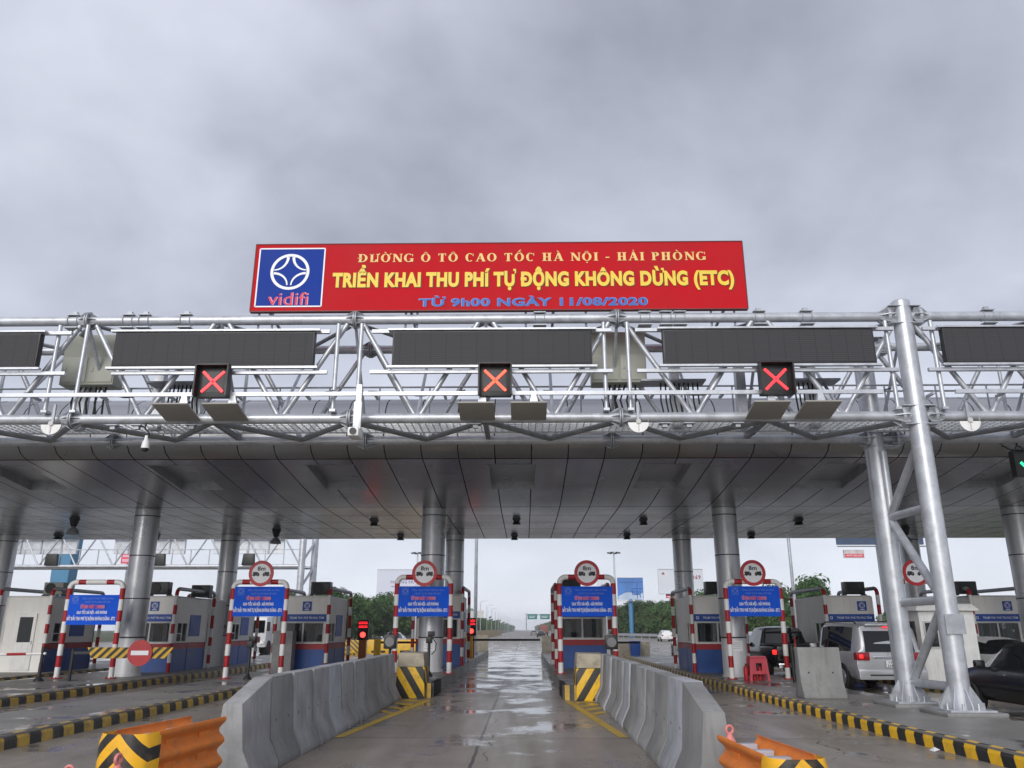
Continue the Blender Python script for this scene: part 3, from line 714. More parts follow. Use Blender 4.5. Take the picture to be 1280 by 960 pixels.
# white half-disc sensors
hd = thing('half_disc_sensor', 'x', 'sensor', (0,0,0), 0, 'white half-disc sensors under the gantry')
MB().disc((0,-.02), .21, 0, .05, 20, 0, PI, 2*PI).disc((0,0),.21,.001,.049,20,0,0,.3).build('half_disc', WHITE, hd)
MB().disc((0,.0), .05, -.03, 0, 14).box(-.012,.012,-.012,-.004,-.2,0).build('hub', GREYP, hd)
MB().box(-.025,.025,.02,.06,0,.42).build('hanger', GALV2, hd)
for i, (x, l) in enumerate(((-9.72,'white half-disc sensor hanging under the left end of the gantry'),(2.33,'white half-disc sensor hanging under the gantry, right of the centre'),(9.02,'white half-disc sensor hanging right of the gantry legs'))):
    if i == 0: hd.location = (x,15.82,5.75); hd['label'] = l
    else: dup(hd, (x,15.82,5.75), label=l)
# control cabinets up on the walkway
for x, l in ((-9.68,'beige control cabinet on the gantry behind two posts, left end'),(2.1,'beige control cabinet on the gantry behind two posts, right of centre')):
    t = thing('control_cabinet', l, 'cabinet', (x,16.75,6.87), 0, 'beige cabinets on the gantry')
    MB().box(-.6,.6,0,.45,0,1.18).build('body', pm('cabinet_beige',(.36,.37,.31),.5,0,.06,1.5), t, bevel=.02)
    m = MB()
    for a in (-.57,.03): m.box(a,a+.54,-.02,-.002,.06,.64).box(a+.05,a+.1,-.035,-.02,.3,.4)
    m.build('door', pm('cabinet_door',(.42,.43,.37),.5,0,.05), t, bevel=.008)
    m = MB()
    for k in range(7): m.path([(-.3+.11*k,.2,.0),(-.33+.11*k+random.uniform(-.1,.1),.2,-.35),(-.25+.1*k,.22,-.85)], .022, 6)
    m.build('cable', BLKC, t)
# cameras
t = thing('dome_camera', 'white dome camera hanging on an arm under the left part of the gantry', 'camera', (-7.75,15.95,5.66)); t.scale = (.62,)*3
MB().path([(-.1,0,.2),(-.1,-.05,.0),(.08,-.08,-.15),(.05,-.1,-.45),(-.06,-.1,-.5),(-.03,-.1,-.3)], .028, 8).build('cable', BLKC, t)
MB().lathe([(.05,-.25),(.07,-.4),(.10,-.45),(.13,-.6),(.13,-.68)], (.02,-.1,0)).build('housing', WHITE, t)
MB().lathe([(.115,-.68),(.1,-.75),(.05,-.79),(.005,-.8)], (.02,-.1,0)).build('dome', BLK, t)
t = thing('bracket_camera', 'white box camera at the foot of a bracket plate, left of the centre red cross', 'camera', (-3.36,15.6,5.5))
MB().box(-.06,.06,0,.03,.25,1.0).box(-.08,.08,-.04,.03,.0,.62).build('bracket', GALV, t, bevel=.006)
MB().box(-.11,.11,-.35,.1,-.16,.02).build('housing', WHITE, t, bevel=.03)
MB().lathe([(.07,-.37),(.06,-.352)], (0,0,-.07), 'y').build('lens', BLK, t)

# ------------------------------------------------------------------ big red board on the gantry
b = thing('highway_board', 'big red board with gold and blue Vietnamese lettering and a blue emblem, on the gantry', 'sign', (-.55,16.0,8.29))
W2, HB = 5.36, 1.58
MB().box(-W2,W2,0,.10,0,HB).build('board', SIGNRED, b)
m = MB(); m.box(-W2-.015,W2+.015,-.012,.11,-.02,-.002).box(-W2-.015,W2+.015,-.012,.11,HB+.002,HB+.02).box(-W2-.02,-W2-.002,-.012,.11,-.002,HB+.002).box(W2+.002,W2+.02,-.012,.11,-.002,HB+.002)
m.build('frame', pm('board_edge',(.12,.03,.03),.5), b)
m = MB()
m.add([(-5.27,-.006,.10),(-3.83,-.006,.10),(-3.83,-.006,1.48),(-5.27,-.006,1.48)], [(0,1,2,3)], 0)
for (p, q) in (((-5.27,.10),(-3.83,.10)),((-3.83,.10),(-3.83,1.48)),((-3.83,1.48),(-5.27,1.48)),((-5.27,1.48),(-5.27,.10))): m.ribbon([p,q], .03, -.010, 1)
emblem(m, -4.57, .92, .43, -.012, 1)
m.build('emblem_panel', [SIGNBLUE, PRINTW], b, smooth=False)
m = MB(); letters(m, 'vidifi', -5.0, -4.13, .13, .42, -.012, 0, .0, 4); o = m.build('emblem_lettering', PRINTR, b, smooth=False)
m = MB(); letters(m, 'vidifi', -4.985, -4.115, .135, .425, -.009, 0, .0, 4); m.build('lettering_edge', PINKL, o, smooth=False)
m = MB(); serif(m, 'ĐƯỜNG Ô TÔ CAO TỐC HÀ NỘI - HẢI PHÒNG', -3.09, 4.56, 1.14, 1.335, -.009); m.build('lettering', GOLD2, b, smooth=False)
m = MB(); letters(m, 'TRIỂN KHAI THU PHÍ TỰ ĐỘNG KHÔNG DỪNG (ETC)', -3.62, 5.12, .535, .885, -.014, 0, .052, 4); m.build('lettering', GOLD, b, smooth=False)
m = MB(); letters(m, 'TRIỂN KHAI THU PHÍ TỰ ĐỘNG KHÔNG DỪNG (ETC)', -3.60, 5.14, .52, .87, -.008, 0, .054, 4); m.build('lettering_edge', pm('edge_dark',(.10,.05,.01),.6), b, smooth=False)
m = MB(); letters(m, 'TỪ 9h00 NGÀY 11/08/2020', -1.70, 3.22, .085, .26, -.014, 0, .03, 3); m.build('lettering', AZURE, b, smooth=False)
m = MB(); letters(m, 'TỪ 9h00 NGÀY 11/08/2020', -1.715, 3.235, .077, .268, -.009, 0, .045, 3); m.build('lettering_edge', AZEDGE, b, smooth=False)
for x in (-5.2,-4.9,-2.0,-1.75,.6,1.9,2.5,4.6,5.1): MB().tube((x,.13,-.35),(x,.13,.0),.025,8).build('post', GALV2, b)
for x in (-5.,-1.9,1.2,4.9): MB().tube((x,.14,.05),(x,1.9,-.15),.035,8).box(x-.03,x+.03,.10,.16,0,HB-.1).build('back_strut', GALV2, b)

# ------------------------------------------------------------------ portals with round signs and blue banners on the islands
def rw(s): return int(s/.34) % 2
fr_path = [(-.88,0,0)] + [(-.88,0,z*.0875) for z in range(1,33)] + [(-.88+.2*(1-math.cos(R(a))),0,2.8+.2*math.sin(R(a))) for a in (15,30,45,60,75,90)]
fr_path = fr_path + [(-.68+.085*k,0,3.0) for k in range(1,17)] + [(-p[0],0,p[2]) for p in reversed(fr_path[1:] if False else fr_path)]
TOT = sum(math.dist(a,b) for a,b in zip(fr_path,fr_path[1:]))
def rwf(s):
    s = min(s, TOT-s)
    if s < 2.8: return (int((2.8-s)/.35)+1) % 2
    if s < 3.16: return 0
    return (int((s-3.16)/.3)+1) % 2
def portal(x, y, h, label):
    t = thing('striped_portal', label, 'portal frame', (x,y,h), 0, 'red and white pipe portals on the islands')
    m = MB(); m.path(fr_path, .083, 12, mf=rwf)
    m.build('pipe_frame', [WHITE, RED], t)
    for sx in (-.88,.88):
        m = MB(); m.lathe([(.18,.0),(.18,.02),(.095,.03)], (sx,0,0), n=14)
        for k in range(4):
            a = k*PI/2+.4; m.prism([(.08,.02),(.16,.02),(.08,.14)], 'xz', -.006, .006) if False else m.tube((sx+.14*math.cos(a),.14*math.sin(a),.02),(sx+.14*math.cos(a),.14*math.sin(a),.06),.016,6)
        m.build('foot_plate', RED, t)
    return t
def round_sign(x, y, z, label):
    t = thing('width_sign', label, 'road sign', (x,y,z), 0, 'round 8m signs')
    MB().disc((0,0), .415, 0, .02, 40).build('disc', RED, t)
    m = MB(); m.ring((0,0), 0.0001, .31, -.004, 40, 0)
    m.build('face', PRINTW, t, smooth=False)
    m = MB(); m.ring((0,0), .31, .41, -.005, 40, 0); m.build('rim', pm('sign_red',(.52,.02,.03),.4), t, smooth=False)
    m = MB(); letters(m, '8m', -.13, .135, .085, .225, -.007, 0, .03)
    for s in (-1, 1):                                   # two little lorries, nose to nose
        X = lambda u: s*u
        m.flat([(X(.27),-.06),(X(.11),-.06),(X(.11),.045),(X(.27),.045)], -.007).flat([(X(.105),-.06),(X(.055),-.05),(X(.055),-.015),(X(.08),.02),(X(.105),.02)], -.008)
        m.flat([(X(.3),-.075),(X(.04),-.075),(X(.07),-.05),(X(.3),-.05)], -.009)
        for u in (.22,.10): m.ring((X(u),-.075), .0001, .026, -.010, 10)
    m.build('print', BLK, t, smooth=False)
    MB().box(-.05,.05,.02,.07,-.3,-.1).build('clamp', GALV2, t)
    return t
BT = None
def banner(x, y, z, label, w=.84):
    global BT
    if BT is not None: return dup(BT, (x,y,z), label=label)
    t = thing('announcement_banner', label, 'banner', (x,y,z), 0, 'blue banners on the portals'); BT = t
    m = MB(); n = 16                                       # cloth a little slack between its ties
    for i in range(n):
        a = -w+2*w*i/n; b_ = -w+2*w*(i+1)/n; f = lambda u: .012*math.sin(u*5)+.006*math.sin(u*11)
        m.add([(a,f(a),-.47),(b_,f(b_),-.47),(b_,f(b_),.47),(a,f(a),.47),(a,f(a)+.012,-.47),(b_,f(b_)+.012,-.47),(b_,f(b_)+.012,.47),(a,f(a)+.012,.47)], [(0,1,2,3),(7,6,5,4),(0,4,5,1),(3,2,6,7)])
    m.build('cloth', BANNER, t, merge=True)
    Y = -.024
    m = MB(); emblem(m, -.60, .32, .085, Y)
    for (p, q) in (((-.70,.2),(-.50,.2)),((-.50,.2),(-.50,.42)),((-.50,.42),(-.70,.42)),((-.70,.42),(-.70,.2))): m.ribbon([p,q],.008,Y)
    letters(m, 'TỔNG CÔNG TY PHÁT TRIỂN HẠ TẦNG', -.38, .66, .325, .38, Y, 0, 0., 1)
    letters(m, 'VÀ ĐẦU TƯ TÀI CHÍNH VIỆT NAM', -.28, .56, .215, .27, Y, 0, 0., 1)
    m.build('small_print', PRINTPALE, t, smooth=False)
    m = MB(); letters(m, 'TỪ 9H00 NGÀY 11/08/2020', -.39, .39, .045, .145, Y-.003, 0, .02, 1); m.build('red_print', PRINTR, t, smooth=False)
    m = MB(); letters(m, 'TỪ 9H00 NGÀY 11/08/2020', -.40, .40, .038, .152, Y, 0, .055, 1); m.build('pink_edge', PINKL, t, smooth=False)
    m = MB(); letters(m, 'CAO TỐC HÀ NỘI - HẢI PHÒNG', -.50, .50, -.135, -.035, Y, 0, .035, 1)
    letters(m, 'BẮT ĐẦU THU PHÍ TỰ ĐỘNG KHÔNG DỪNG - ETC', -.79, .79, -.335, -.225, Y, 0, .035, 1)
    m.build('white_print', PRINTW, t, smooth=False)
    return t
gates = [(-14.12,.2,'by the red and yellow no-entry board'),(-8.69,.2,'beside the second booth from the left lane'),(-3.30,.35,'at the left of the centre lane'),(2.02,.35,'at the right of the centre lane'),(7.43,.2,'beside the pink stool'),(12.70,.2,'behind the gantry legs')]
for i, (x, h, d) in enumerate(gates):
    portal(x, 27., h, 'red and white striped pipe portal '+d)
    if i: round_sign(x+.02, 26.88, 3.47, 'round red-rimmed 8m sign '+['','on the portal left of the concrete barrier row','on the portal at the left of the centre lane','on the portal at the right of the centre lane','on the portal beside the pink stool','seen between the gantry legs'][i])
    if i < 5: banner(x, 26.94, 2.58 if i else 2.32, 'blue announcement banner '+['lowest of the five, by the no-entry board','on the portal left of the barrier row','on the portal left of the centre lane','on the portal right of the centre lane','on the portal beside the pink stool'][i])

# ------------------------------------------------------------------ toll booths with pipe guards and roof air conditioners
def logo_plate(par, x, y, z, s=.17):
    m = MB(); m.box(x-s,x+s,y-.012,y,z-s,z+s,0); emblem(m, x, z+.02, s*.62, y-.016, 1)
    m.ribbon([(x-s*.5,z-s*.75),(x+s*.5,z-s*.75)], s*.16, y-.016, 1)
    return m.build('logo_plate', [BLUESIGN, PRINTW], par, smooth=False)
def booth(x, y, h, label, w=.88, dep=3.4, wall=CREAM, sign=True, door=False, side=1, tall=2.72):
    t = thing('toll_booth', label, 'toll booth', (x,y,h), 0, 'toll booths under the canopy')
    z1, z2 = 1.02, 1.78
    m = MB()
    # shell: corner pillars, upper walls, side walls with a window gap towards both lanes
    for sx in (-1, 1):
        m.box(min(sx*w,sx*(w-.1)), max(sx*w,sx*(w-.1)), 0, .12, z1, z2)
        a, b_ = min(sx*w,sx*(w-.06)), max(sx*w,sx*(w-.06))
        m.box(a,b_,.12,.35,z1,z2).box(a,b_,1.35,dep,z1,z2)
    m.box(-w,w,0,dep,z2,tall-.06)
    m.box(-w,w,dep-.06,dep,.02,z2)
    m.hexa([(-w,0,tall-.06),(w,0,tall-.06),(w,dep,tall-.06),(-w,dep,tall-.06)], [(-w+.05,.05,tall),(w-.05,.05,tall),(w-.05,dep-.05,tall),(-w+.05,dep-.05,tall)])
    m.build('wall', wall, t)
    m = MB(); m.box(-w-.003,w+.003,-.003,dep-.07,.0,.80)
    m.box(-w-.015,w+.015,.0+1.5,.0+1.56,.0,.99)
    m.build('base_panel', BLUEP if not door else (BLUEP), t)
    MB().box(-w-.006,w+.006,-.006,dep-.07,.803,1.0).build('red_band', REDP, t)
    MB().box(-w-.03,w+.03,-.04,.1,1.0,1.03).build('ledge', WHITE, t)
    if not door:
        f = MB(); f.box(-w+.1,w-.1,.0,.05,z1+.012,z1+.05).box(-w+.1,w-.1,0,.05,z2-.05,z2).box(-.03,.03,0,.05,z1+.05,z2-.05).box(-w+.1,-w+.14,0,.05,z1+.05,z2-.05).box(w-.14,w-.1,0,.05,z1+.05,z2-.05)
        fo = f.build('window', GREYP, t)
        MB().add([(-w+.1,.03,z1),(w-.1,.03,z1),(w-.1,.03,z2),(-w+.1,.03,z2)], [(0,1,2,3)]).build('pane', GLASS, fo)
        m = MB()
        for (a, b_) in ((-.62,-.40),(-.2,.05),(.42,.66)): 
            for k in range(4): m.box(a+(b_-a)*k/4,a+(b_-a)*(k+.8)/4,.25+.03*(k%2),.27+.03*(k%2),z1+.02,z2-.02)
        m.build('curtain', pm('curtain_grey',(.35,.37,.38),.8), t)
        MB().box(-.5,.5,.5,.9,z1-.02,z1+.25).box(.1,.45,.55,.6,z1+.25,z1+.55).build('desk', DARK, t)
    else:
        m = MB(); m.box(-w+.12,w-.12,-.012,0.0,1.0,z2)
        m.build('wall_front', wall, t)
        do = MB().box(-.30,.42,-.05,-.013,.06,2.08).build('door', WHITE, t, bevel=.01)
        MB().box(-.2,.3,-.056,-.05,1.05,1.95).build('door_glass', GLASS, do)
        MB().box(.34,.37,-.09,-.05,.98,1.10).build('handle', GALV, do)
        m = MB().box(-w-.01,w+.01,-.01,.0,.0,1.0); m.build('front_panel', wall, t)
    for sx in (-1, 1):
        X = sx*(w-.03); f = MB()
        for a, b_, c_, d_ in ((.35,.40,z1,z2),(1.30,1.35,z1,z2),(.40,1.30,z1,z1+.05),(.40,1.30,z2-.05,z2),(.83,.87,z1+.05,z2-.05),(.4,.83,z1+.32,z1+.35)):
            f.box(X-.035,X+.035,a,b_,c_,d_)
        fo = f.build('window', WHITE, t)
        MB().add([(X,.35,z1),(X,1.35,z1),(X,1.35,z2),(X,.35,z2)], [(0,1,2,3)]).build('pane', GLASS, fo)
        if sx == side: 
            MB().box(min(sx*w,sx*(w+.02)), max(sx*w,sx*(w+.02)), 1.5, 2.55, 1.25, 2.05).build('side_notice', BLUESIGN, t)
    if sign:
        so = MB().box(-w+.02,w-.02,-.03,-.003,z2+.01,z2+.27).build('sign_strip', BLUESIGN, t)
        m = MB(); letters(m, 'TRẠM THU PHÍ TRUNG TÂM', -w+.36, w-.12, z2+.10, z2+.18, -.034, 0, .01, 1); m.ring((-w+.16,z2+.14),.035,.055,-.034,12); m.build('lettering', PRINTW, so, smooth=False)
    if not door: logo_plate(t, w-.42 if x > 3 else .1, -.002, 2.34)
    return t
def pipe_guard(x, y, h, label, w=.98, dep=3.5, grey=True):
    t = thing('pipe_guard', label, 'guard rail', (x,y,h), 0, 'striped pipe guards round the booths')
    for sx in (-1, 1):
        pts = [(sx*w,-.25,z*.17) for z in range(0,17)] + [(sx*w,-.25+.22*(1-math.cos(R(a))),2.75+.22*math.sin(R(a))) for a in (20,45,70,90)] + [(sx*w,.2+k*.35,2.97) for k in range(int(dep/.35))]
        e = pts[-1][1]; pts += [(sx*w,e+.22*math.sin(R(a)),2.75+.22*math.cos(R(a))) for a in (20,45,70,90)] + [(sx*w,e+.22,2.75-.172*z) for z in range(1,17)]
        L1 = 3.05; L2 = L1+dep+.1
        m = MB(); m.path(pts, .07, 10, mf=lambda s: (int(s/.345) % 2 == 0)*1 if (s < 2.95 or s > L2+.1) else 2)
        m.build('pipe', [WHITE, RED, GALV2], t)
    return t
def air_con(x, y, z, label, fan=True):
    t = thing('air_conditioner', label, 'air conditioner', (x,y,z), 0, 'air conditioner units on booth roofs')
    MB().box(-.37,.37,-.2,.2,.06,.52).build('casing', pm('ac_casing',(.30,.31,.28),.6,0,.1,2.,0,(.2,.18,.15),.6) if fan else BLKM, t, bevel=.02)
    m = MB(); m.disc((-.1,.29), .2, -.225, -.2, 24, 0)
    for k in range(3): m.ring((-.1,.29), .05+.05*k, .062+.05*k, -.229, 20, 1)
    m.build('fan_grille', [DARK, BLKM], t)
    MB().box(-.4,-.34,-.22,.22,0,.06).box(.34,.4,-.22,.22,0,.06).build('foot', BLKM, t)
    return t
BO = [(-18.7,31,.2,'cream toll booth with a white glazed door, at the far left',dict(door=True,sign=False)),
      (-14.0,31,.2,'toll booth behind the left round column, blue and red base',dict()),
      (-13.9,36.6,.2,'second toll booth of the left island, behind the first one',dict(wall=GREYP,sign=False)),
      (-8.25,31,.2,'toll booth with blue emblem plate left of the barrier row',dict()),
      (-3.46,33.4,.35,'toll booth tucked behind the centre left round column',dict()),
      (2.13,31,.35,'toll booth right of the centre lane, behind the blue banner',dict()),
      (7.12,31,.2,'toll booth beside the right round column with a bare grey side',dict(side=9)),
      (12.05,31,.2,'cream toll booth beyond the silver car',dict(side=9)),
      (17.4,31,.2,'cream toll booth seen behind the gantry legs at the right',dict(side=9))]
for (x, y, h, l, kw) in BO:
    booth(x, y, h, l, **kw)
    pipe_guard(x, y, h, 'striped pipe guard round the '+l.split(',')[0].replace('cream ','').replace('with a white glazed door','by the far left').replace('with blue emblem plate ','').replace(' with a bare grey side','').replace('seen ',''))
for (x, y, z, l, f) in ((-18.1,31.6,2.92,'grey air conditioner with round fan on the far left booth',True),(-13.9,31.3,2.92,'dark air conditioner on the booth behind the left column',False),(-13.2,33.6,2.92,'second dark air conditioner farther back behind the left column',False),
                     (-7.75,31.4,2.92,'black air conditioner on the booth left of the barrier row',False),(1.75,31.4,3.07,'black air conditioner on the booth right of the centre lane',False),
                     (7.2,31.4,2.92,'black air conditioner on the booth by the right round column',False),(12.5,31.6,2.92,'black air conditioner on the booth beyond the silver car',False),(16.6,31.4,2.92,'black air conditioner on the booth behind the gantry legs',False)):
    air_con(x, y, z, l, f)
m = thing('panel_wall', 'grey panel wall closing the gap between two booths at the left', 'wall', (-13.2,35.,.2))
MB().box(-.1,.02,-.5,1.4,0,2.68).build('panel', GREYP, m); MB().box(-.12,.04,-.52,1.42,2.68,2.73).build('cap_strip', WHITE, m)

# ------------------------------------------------------------------ concrete barrier rows
JP = [(-.30,0),(.30,0),(.30,.09),(.165,.36),(.115,1.1),(-.115,1.1),(-.165,.36),(-.30,.09)]
def barrier_mesh(L=1.05, taper=None, mat=JERSEY):
    m = MB(); n = 5
    k = [1., 1.] if not taper else taper
    a = [(p[0], 0., p[1]*(k[0] if p[1] > .5 else 1)) for p in JP]; b_ = [(p[0], L-.05, p[1]*(k[1] if p[1] > .5 else 1)) for p in JP]
    m.hexa(a, b_)
    if not taper:
        for u in (.22, L-.25):
            for sx in (-1, 1): m.add([(sx*.1535,u+.022*math.cos(q*PI/3),.55+.022*math.sin(q*PI/3)) for q in range(6)], [tuple(range(6))], 1)
    return m
def barrier(x, y, rz, label, mat, L=1.05, taper=None, group='concrete barrier segments'):
    o = barrier_mesh(L, taper).build('concrete_barrier', [mat, SEAM], None, (x,y,.004), rz, bevel=.013)
    return tag(o, label, 'barrier', group)
MS = [JERSEY, JERSEY2, JERSEY, JERSEY3]
for k in range(11):
    jit = random.uniform(-.03,.03)
    if k == 0: barrier(-3.44,10.05,R(.3),'concrete barrier with a sloping top, nearest end piece of the left row',JERSEY,1.12,(.78,1.))
    else: barrier(-3.45+jit,11.2+(k-1)*1.065,R(random.uniform(-1.1,1.1)),'concrete barrier segment, '+ORD[k]+' from the near end of the left row',MS[(k*3+k//3) % 4],1.055)
for k in range(12):
    jit = random.uniform(-.03,.03)
    if k == 0: barrier(2.0,9.15,R(0),'concrete barrier with a sloping top, nearest end piece of the right row',JERSEY3,1.15,(.78,1.))
    else: barrier(2.03+jit,10.33+(k-1)*1.065,R(random.uniform(-1.1,1.1)),'concrete barrier segment, '+ORD[k]+' from the near end of the right row',MS[(k*5+k//2) % 4],1.055)
o = barrier_mesh(1.02).build('concrete_barrier', [JERSEY3, SEAM], None, (7.28,19.75,.206), R(90), bevel=.014)
tag(o, 'single grey concrete barrier block standing behind the silver car', 'barrier')

# striped nose blocks in front of the two centre islands
ND = stripes('nose_stripes_down', (1.,.6,.62), .40, (.78,.46,.012), (.018,.017,.015), .5)
NU = stripes('nose_stripes_up', (-1.,.6,.62), .40, (.78,.46,.012), (.018,.017,.015), .5)
for x0, x1, y, mt, l in ((-3.36,-2.60,22.05,ND,'yellow and black striped concrete nose block left of the centre lane'),(1.27,2.05,21.3,NU,'yellow and black striped concrete nose block right of the centre lane')):
    t = thing('nose_block', l, 'barrier', ((x0+x1)/2,y,.004), 0, 'striped nose blocks'); w = (x1-x0)/2
    MB().hexa([(-w,0,0),(w,0,0),(w,.95,0),(-w,.95,0)], [(-w+.02,.03,.76),(w-.02,.03,.76),(w-.02,.95,.76),(-w+.02,.95,.76)]).build('striped_base', mt, t, bevel=.02)
    MB().hexa([(-w+.02,.04,.763),(w-.02,.04,.763),(w-.02,1.0,.763),(-w+.02,1.0,.763)], [(-w+.05,.1,1.12),(w-.06,.1,1.10),(w-.06,.98,1.12),(-w+.05,.98,1.13)]).build('top_block', OLDCONC, t, bevel=.035)
# disc lamps behind the nose blocks
for x, y, l in ((-3.74,23.3,'black post with a round grey lamp behind the left nose block'),(2.33,22.7,'black post with a round grey lamp behind the right nose block')):
    t = thing('disc_lamp', l, 'lamp', (x,y,.0), 0, 'round lamps on black posts')
    MB().tube((0,0,0),(0,0,1.25),.035,10).build('post', BLKM, t)
    MB().box(-.17,.17,-.1,.12,1.19,1.56).box(-.04,.04,-.05,.06,1.58,1.66).build('housing', BLK, t, bevel=.03)
    MB().disc((0,1.375), .125, -.125, -.1, 24).build('lens', pm('lamp_lens',(.17,.175,.18),.25,0,.05), t)
# sensor posts
for x, y, h, l in ((-2.93,25.7,.35,'black sensor post with a looped cable beside the centre left column'),(-8.72,26.6,.2,'black sensor post with a bulky head under the left banner')):
    t = thing('sensor_post', l, 'sensor post', (x,y,h), 0, 'black sensor posts')
    MB().lathe([(.14,0),(.13,.03),(.06,.14),(.045,.16),(.045,1.02)], n=12).build('post', BLKM, t)
    MB().box(-.09,.09,-.1,.1,.95,1.15).box(-.05,.16,-.05,.08,1.15,1.3).build('sensor_head', BLK, t, bevel=.015)
    MB().path([(.1,0,1.1),(.22,0,.95),(.2,0,.75),(.08,0,.62)], .014, 6).build('cable', BLKC, t)

# crash cushions
CHEVM = [stripes('chevron_stripes', (1.,0.,1.0), .22, (.86,.45,.01), (.016,.015,.014), .45, True, (.30,.20,.07), .45, ph=q) for q in (-.364, .09)]
PLW = pm('diaphragm_grey', (.46,.46,.50), .5, .2, .08)
def cushion(x, y, rz, s, label, top=.84):
    t = thing('crash_cushion', label, 'crash cushion', (x,y,.004), rz, 'orange crash cushions')
    w = .185; L = 1.55
    for sx in (-1, 1):
        m = MB(); prof_ = []
        z0 = top-.6
        for k in range(31):
            ph = k/30; prof_.append((w+.036*math.cos(2*PI*(3*ph-2.88)), z0+.6*ph))
        n = len(prof_)
        for ph in (0, 1):
            pass
        A = [(sx*p,.28,z) for p, z in prof_] + [(sx*(p-.012),.28,z) for p, z in reversed(prof_)]
        B = [(sx*(p-.02),L,z) for p, z in prof_] + [(sx*(p-.032),L,z) for p, z in reversed(prof_)]
        N_ = len(A)
        m.add(A+B, [(i,(i+1)%N_,N_+(i+1)%N_,N_+i) for i in range(N_)] + [(i,i+1,2*n-2-i,2*n-1-i) for i in range(n-1)] + [(N_+i,N_+i+1,N_+2*n-2-i,N_+2*n-1-i) for i in range(n-1)])
        m.build('side_beam', ORANGE, t, ang=60)
        for yy in (.6,1.2): MB().box(min(sx*(w-.05),sx*(w-.03)),max(sx*(w-.05),sx*(w-.03)),yy-.1,yy+.1,z0+.1,z0+.5).build('splice_plate', ORANGE, t)
    # rounded nose plate with chevrons
    m = MB(); n = 14; vs = []
    pl = [(-.225,.30)]+[(-.235+.47*i/n, .10*abs(2*i/n-1)**3) for i in range(n+1)]+[(.225,.30)]; n += 2
    for z in (.10,.4,top-.07,top): vs.append([(p[0]*(1. if z < top-.05 else .93), p[1]+(0 if z < top-.05 else .01), z) for p in pl])
    for i in range(3): m.add(vs[i]+vs[i+1], [(k,k+1,n+2+k,n+1+k) for k in range(n)])
    m.build('nose', CHEVM[0 if top > .8 else 1], t, merge=True, ang=60)
    for yy in (.6,1.0,1.42):
        MB().box(-w+.06,w-.06,yy-.05,yy+.05,.12,top-.06).build('diaphragm', PLW, t, bevel=.01)
        if yy < 1.3: MB().box(-w+.06,w-.06,yy+.06,yy+.28,top-.16,top-.12).build('top_plate', PLW, t)
    MB().box(-w,w,.3,L,.0,.05).build('base_rail', GALV2, t)
    return t
cushion(-3.47,7.35,R(-7),1,'orange crash cushion with yellow and black chevron nose at the lower left',.84)
cushion(2.13,6.75,R(4),1,'orange crash cushion with yellow and black chevron nose at the lower right',.74)
rp = thing('ring_post', 'x', 'post', (0,0,0), 0, 'pink plastic ring posts')
MB().lathe([(.09,.0),(.09,.04),(.05,.06),(.045,.5),(.055,.55),(.055,.60),(.022,.66),(.016,.67)], n=16).build('post', PINK, rp)
MB().path([(.036*math.cos(R(a)),0,.70+.036*math.sin(R(a))) for a in range(0,361,24)], .014, 8).build('ring', PINK, rp)
for i, (x, y, a, l) in enumerate(((-3.27,6.98,80,'pink ring post in front of the left chevron nose'),(-3.72,7.1,10,'pink ring post left of the left chevron nose'),(2.08,8.86,15,'pink ring post behind the right orange cushion, against the barrier end'),(2.42,6.75,0,'pink ring post in front of the right chevron nose'))):
    if i == 0: rp.location = (x,y,.004); rp.rotation_euler.z = R(a); rp['label'] = l
    else: dup(rp, (x,y,.004), R(a), l, (1,.86,1.03,.9)[i])

# ------------------------------------------------------------------ no-entry boards, booms, lane lights
NEB = stripes('barrier_board_stripes', (1.,0.,-1.), .26, (.70,.42,.02), (.02,.018,.015), .5)
def no_entry(x, y, z, rz, wl, wr, label):
    t = thing('no_entry_board', label, 'barrier arm', (x,y,z), rz, 'striped no-entry boards')
    MB().prism([(-wl,.16),(-wl+.16,-.16),(wr-.2,-.16),(wr,.16)], 'xz', 0, .02).build('striped_board', NEB, t)
    m = MB(); m.disc((0,0), .38, -.04, -.015, 36, 0); m.build('disc', pm('no_entry_red',(.46,.03,.035),.4), t)
    MB().flat([(-.27,-.065),(.27,-.065),(.27,.065),(-.27,.065)], -.044).build('bar', PRINTW, t)
    MB().box(-wl-.5,-wl+.3,.03,.08,-.04,.04).build('pivot_arm', BLKM, t)
    MB().tube((-wl-.45,.06,-z+.2),(-wl-.45,.06,.12),.05,10).build('arm_post', BLKM, t)
    return t
no_entry(-11.75,25.6,1.02,0,1.65,1.0,'striped board with a red no-entry disc across the lane left of the barriers')
no_entry(8.42,26.4,1.12,R(70),.5,.5,'striped board with a red no-entry disc, seen edge-on by the black pickup')
t = thing('boom_gate', 'thin white and red boom with a black foot post at the far left', 'barrier arm', (-14.75,25.6,.2))
MB().path([(-.05*0+.1-.2*k,0,.80-.004*k) for k in range(26)], .04, 8, mf=lambda s: int(s/.6) % 2).build('boom', [WHITE, RED], t)
MB().lathe([(.16,0),(.14,.05),(.05,.12),(.05,1.0)], n=12).build('post', BLKM, t)
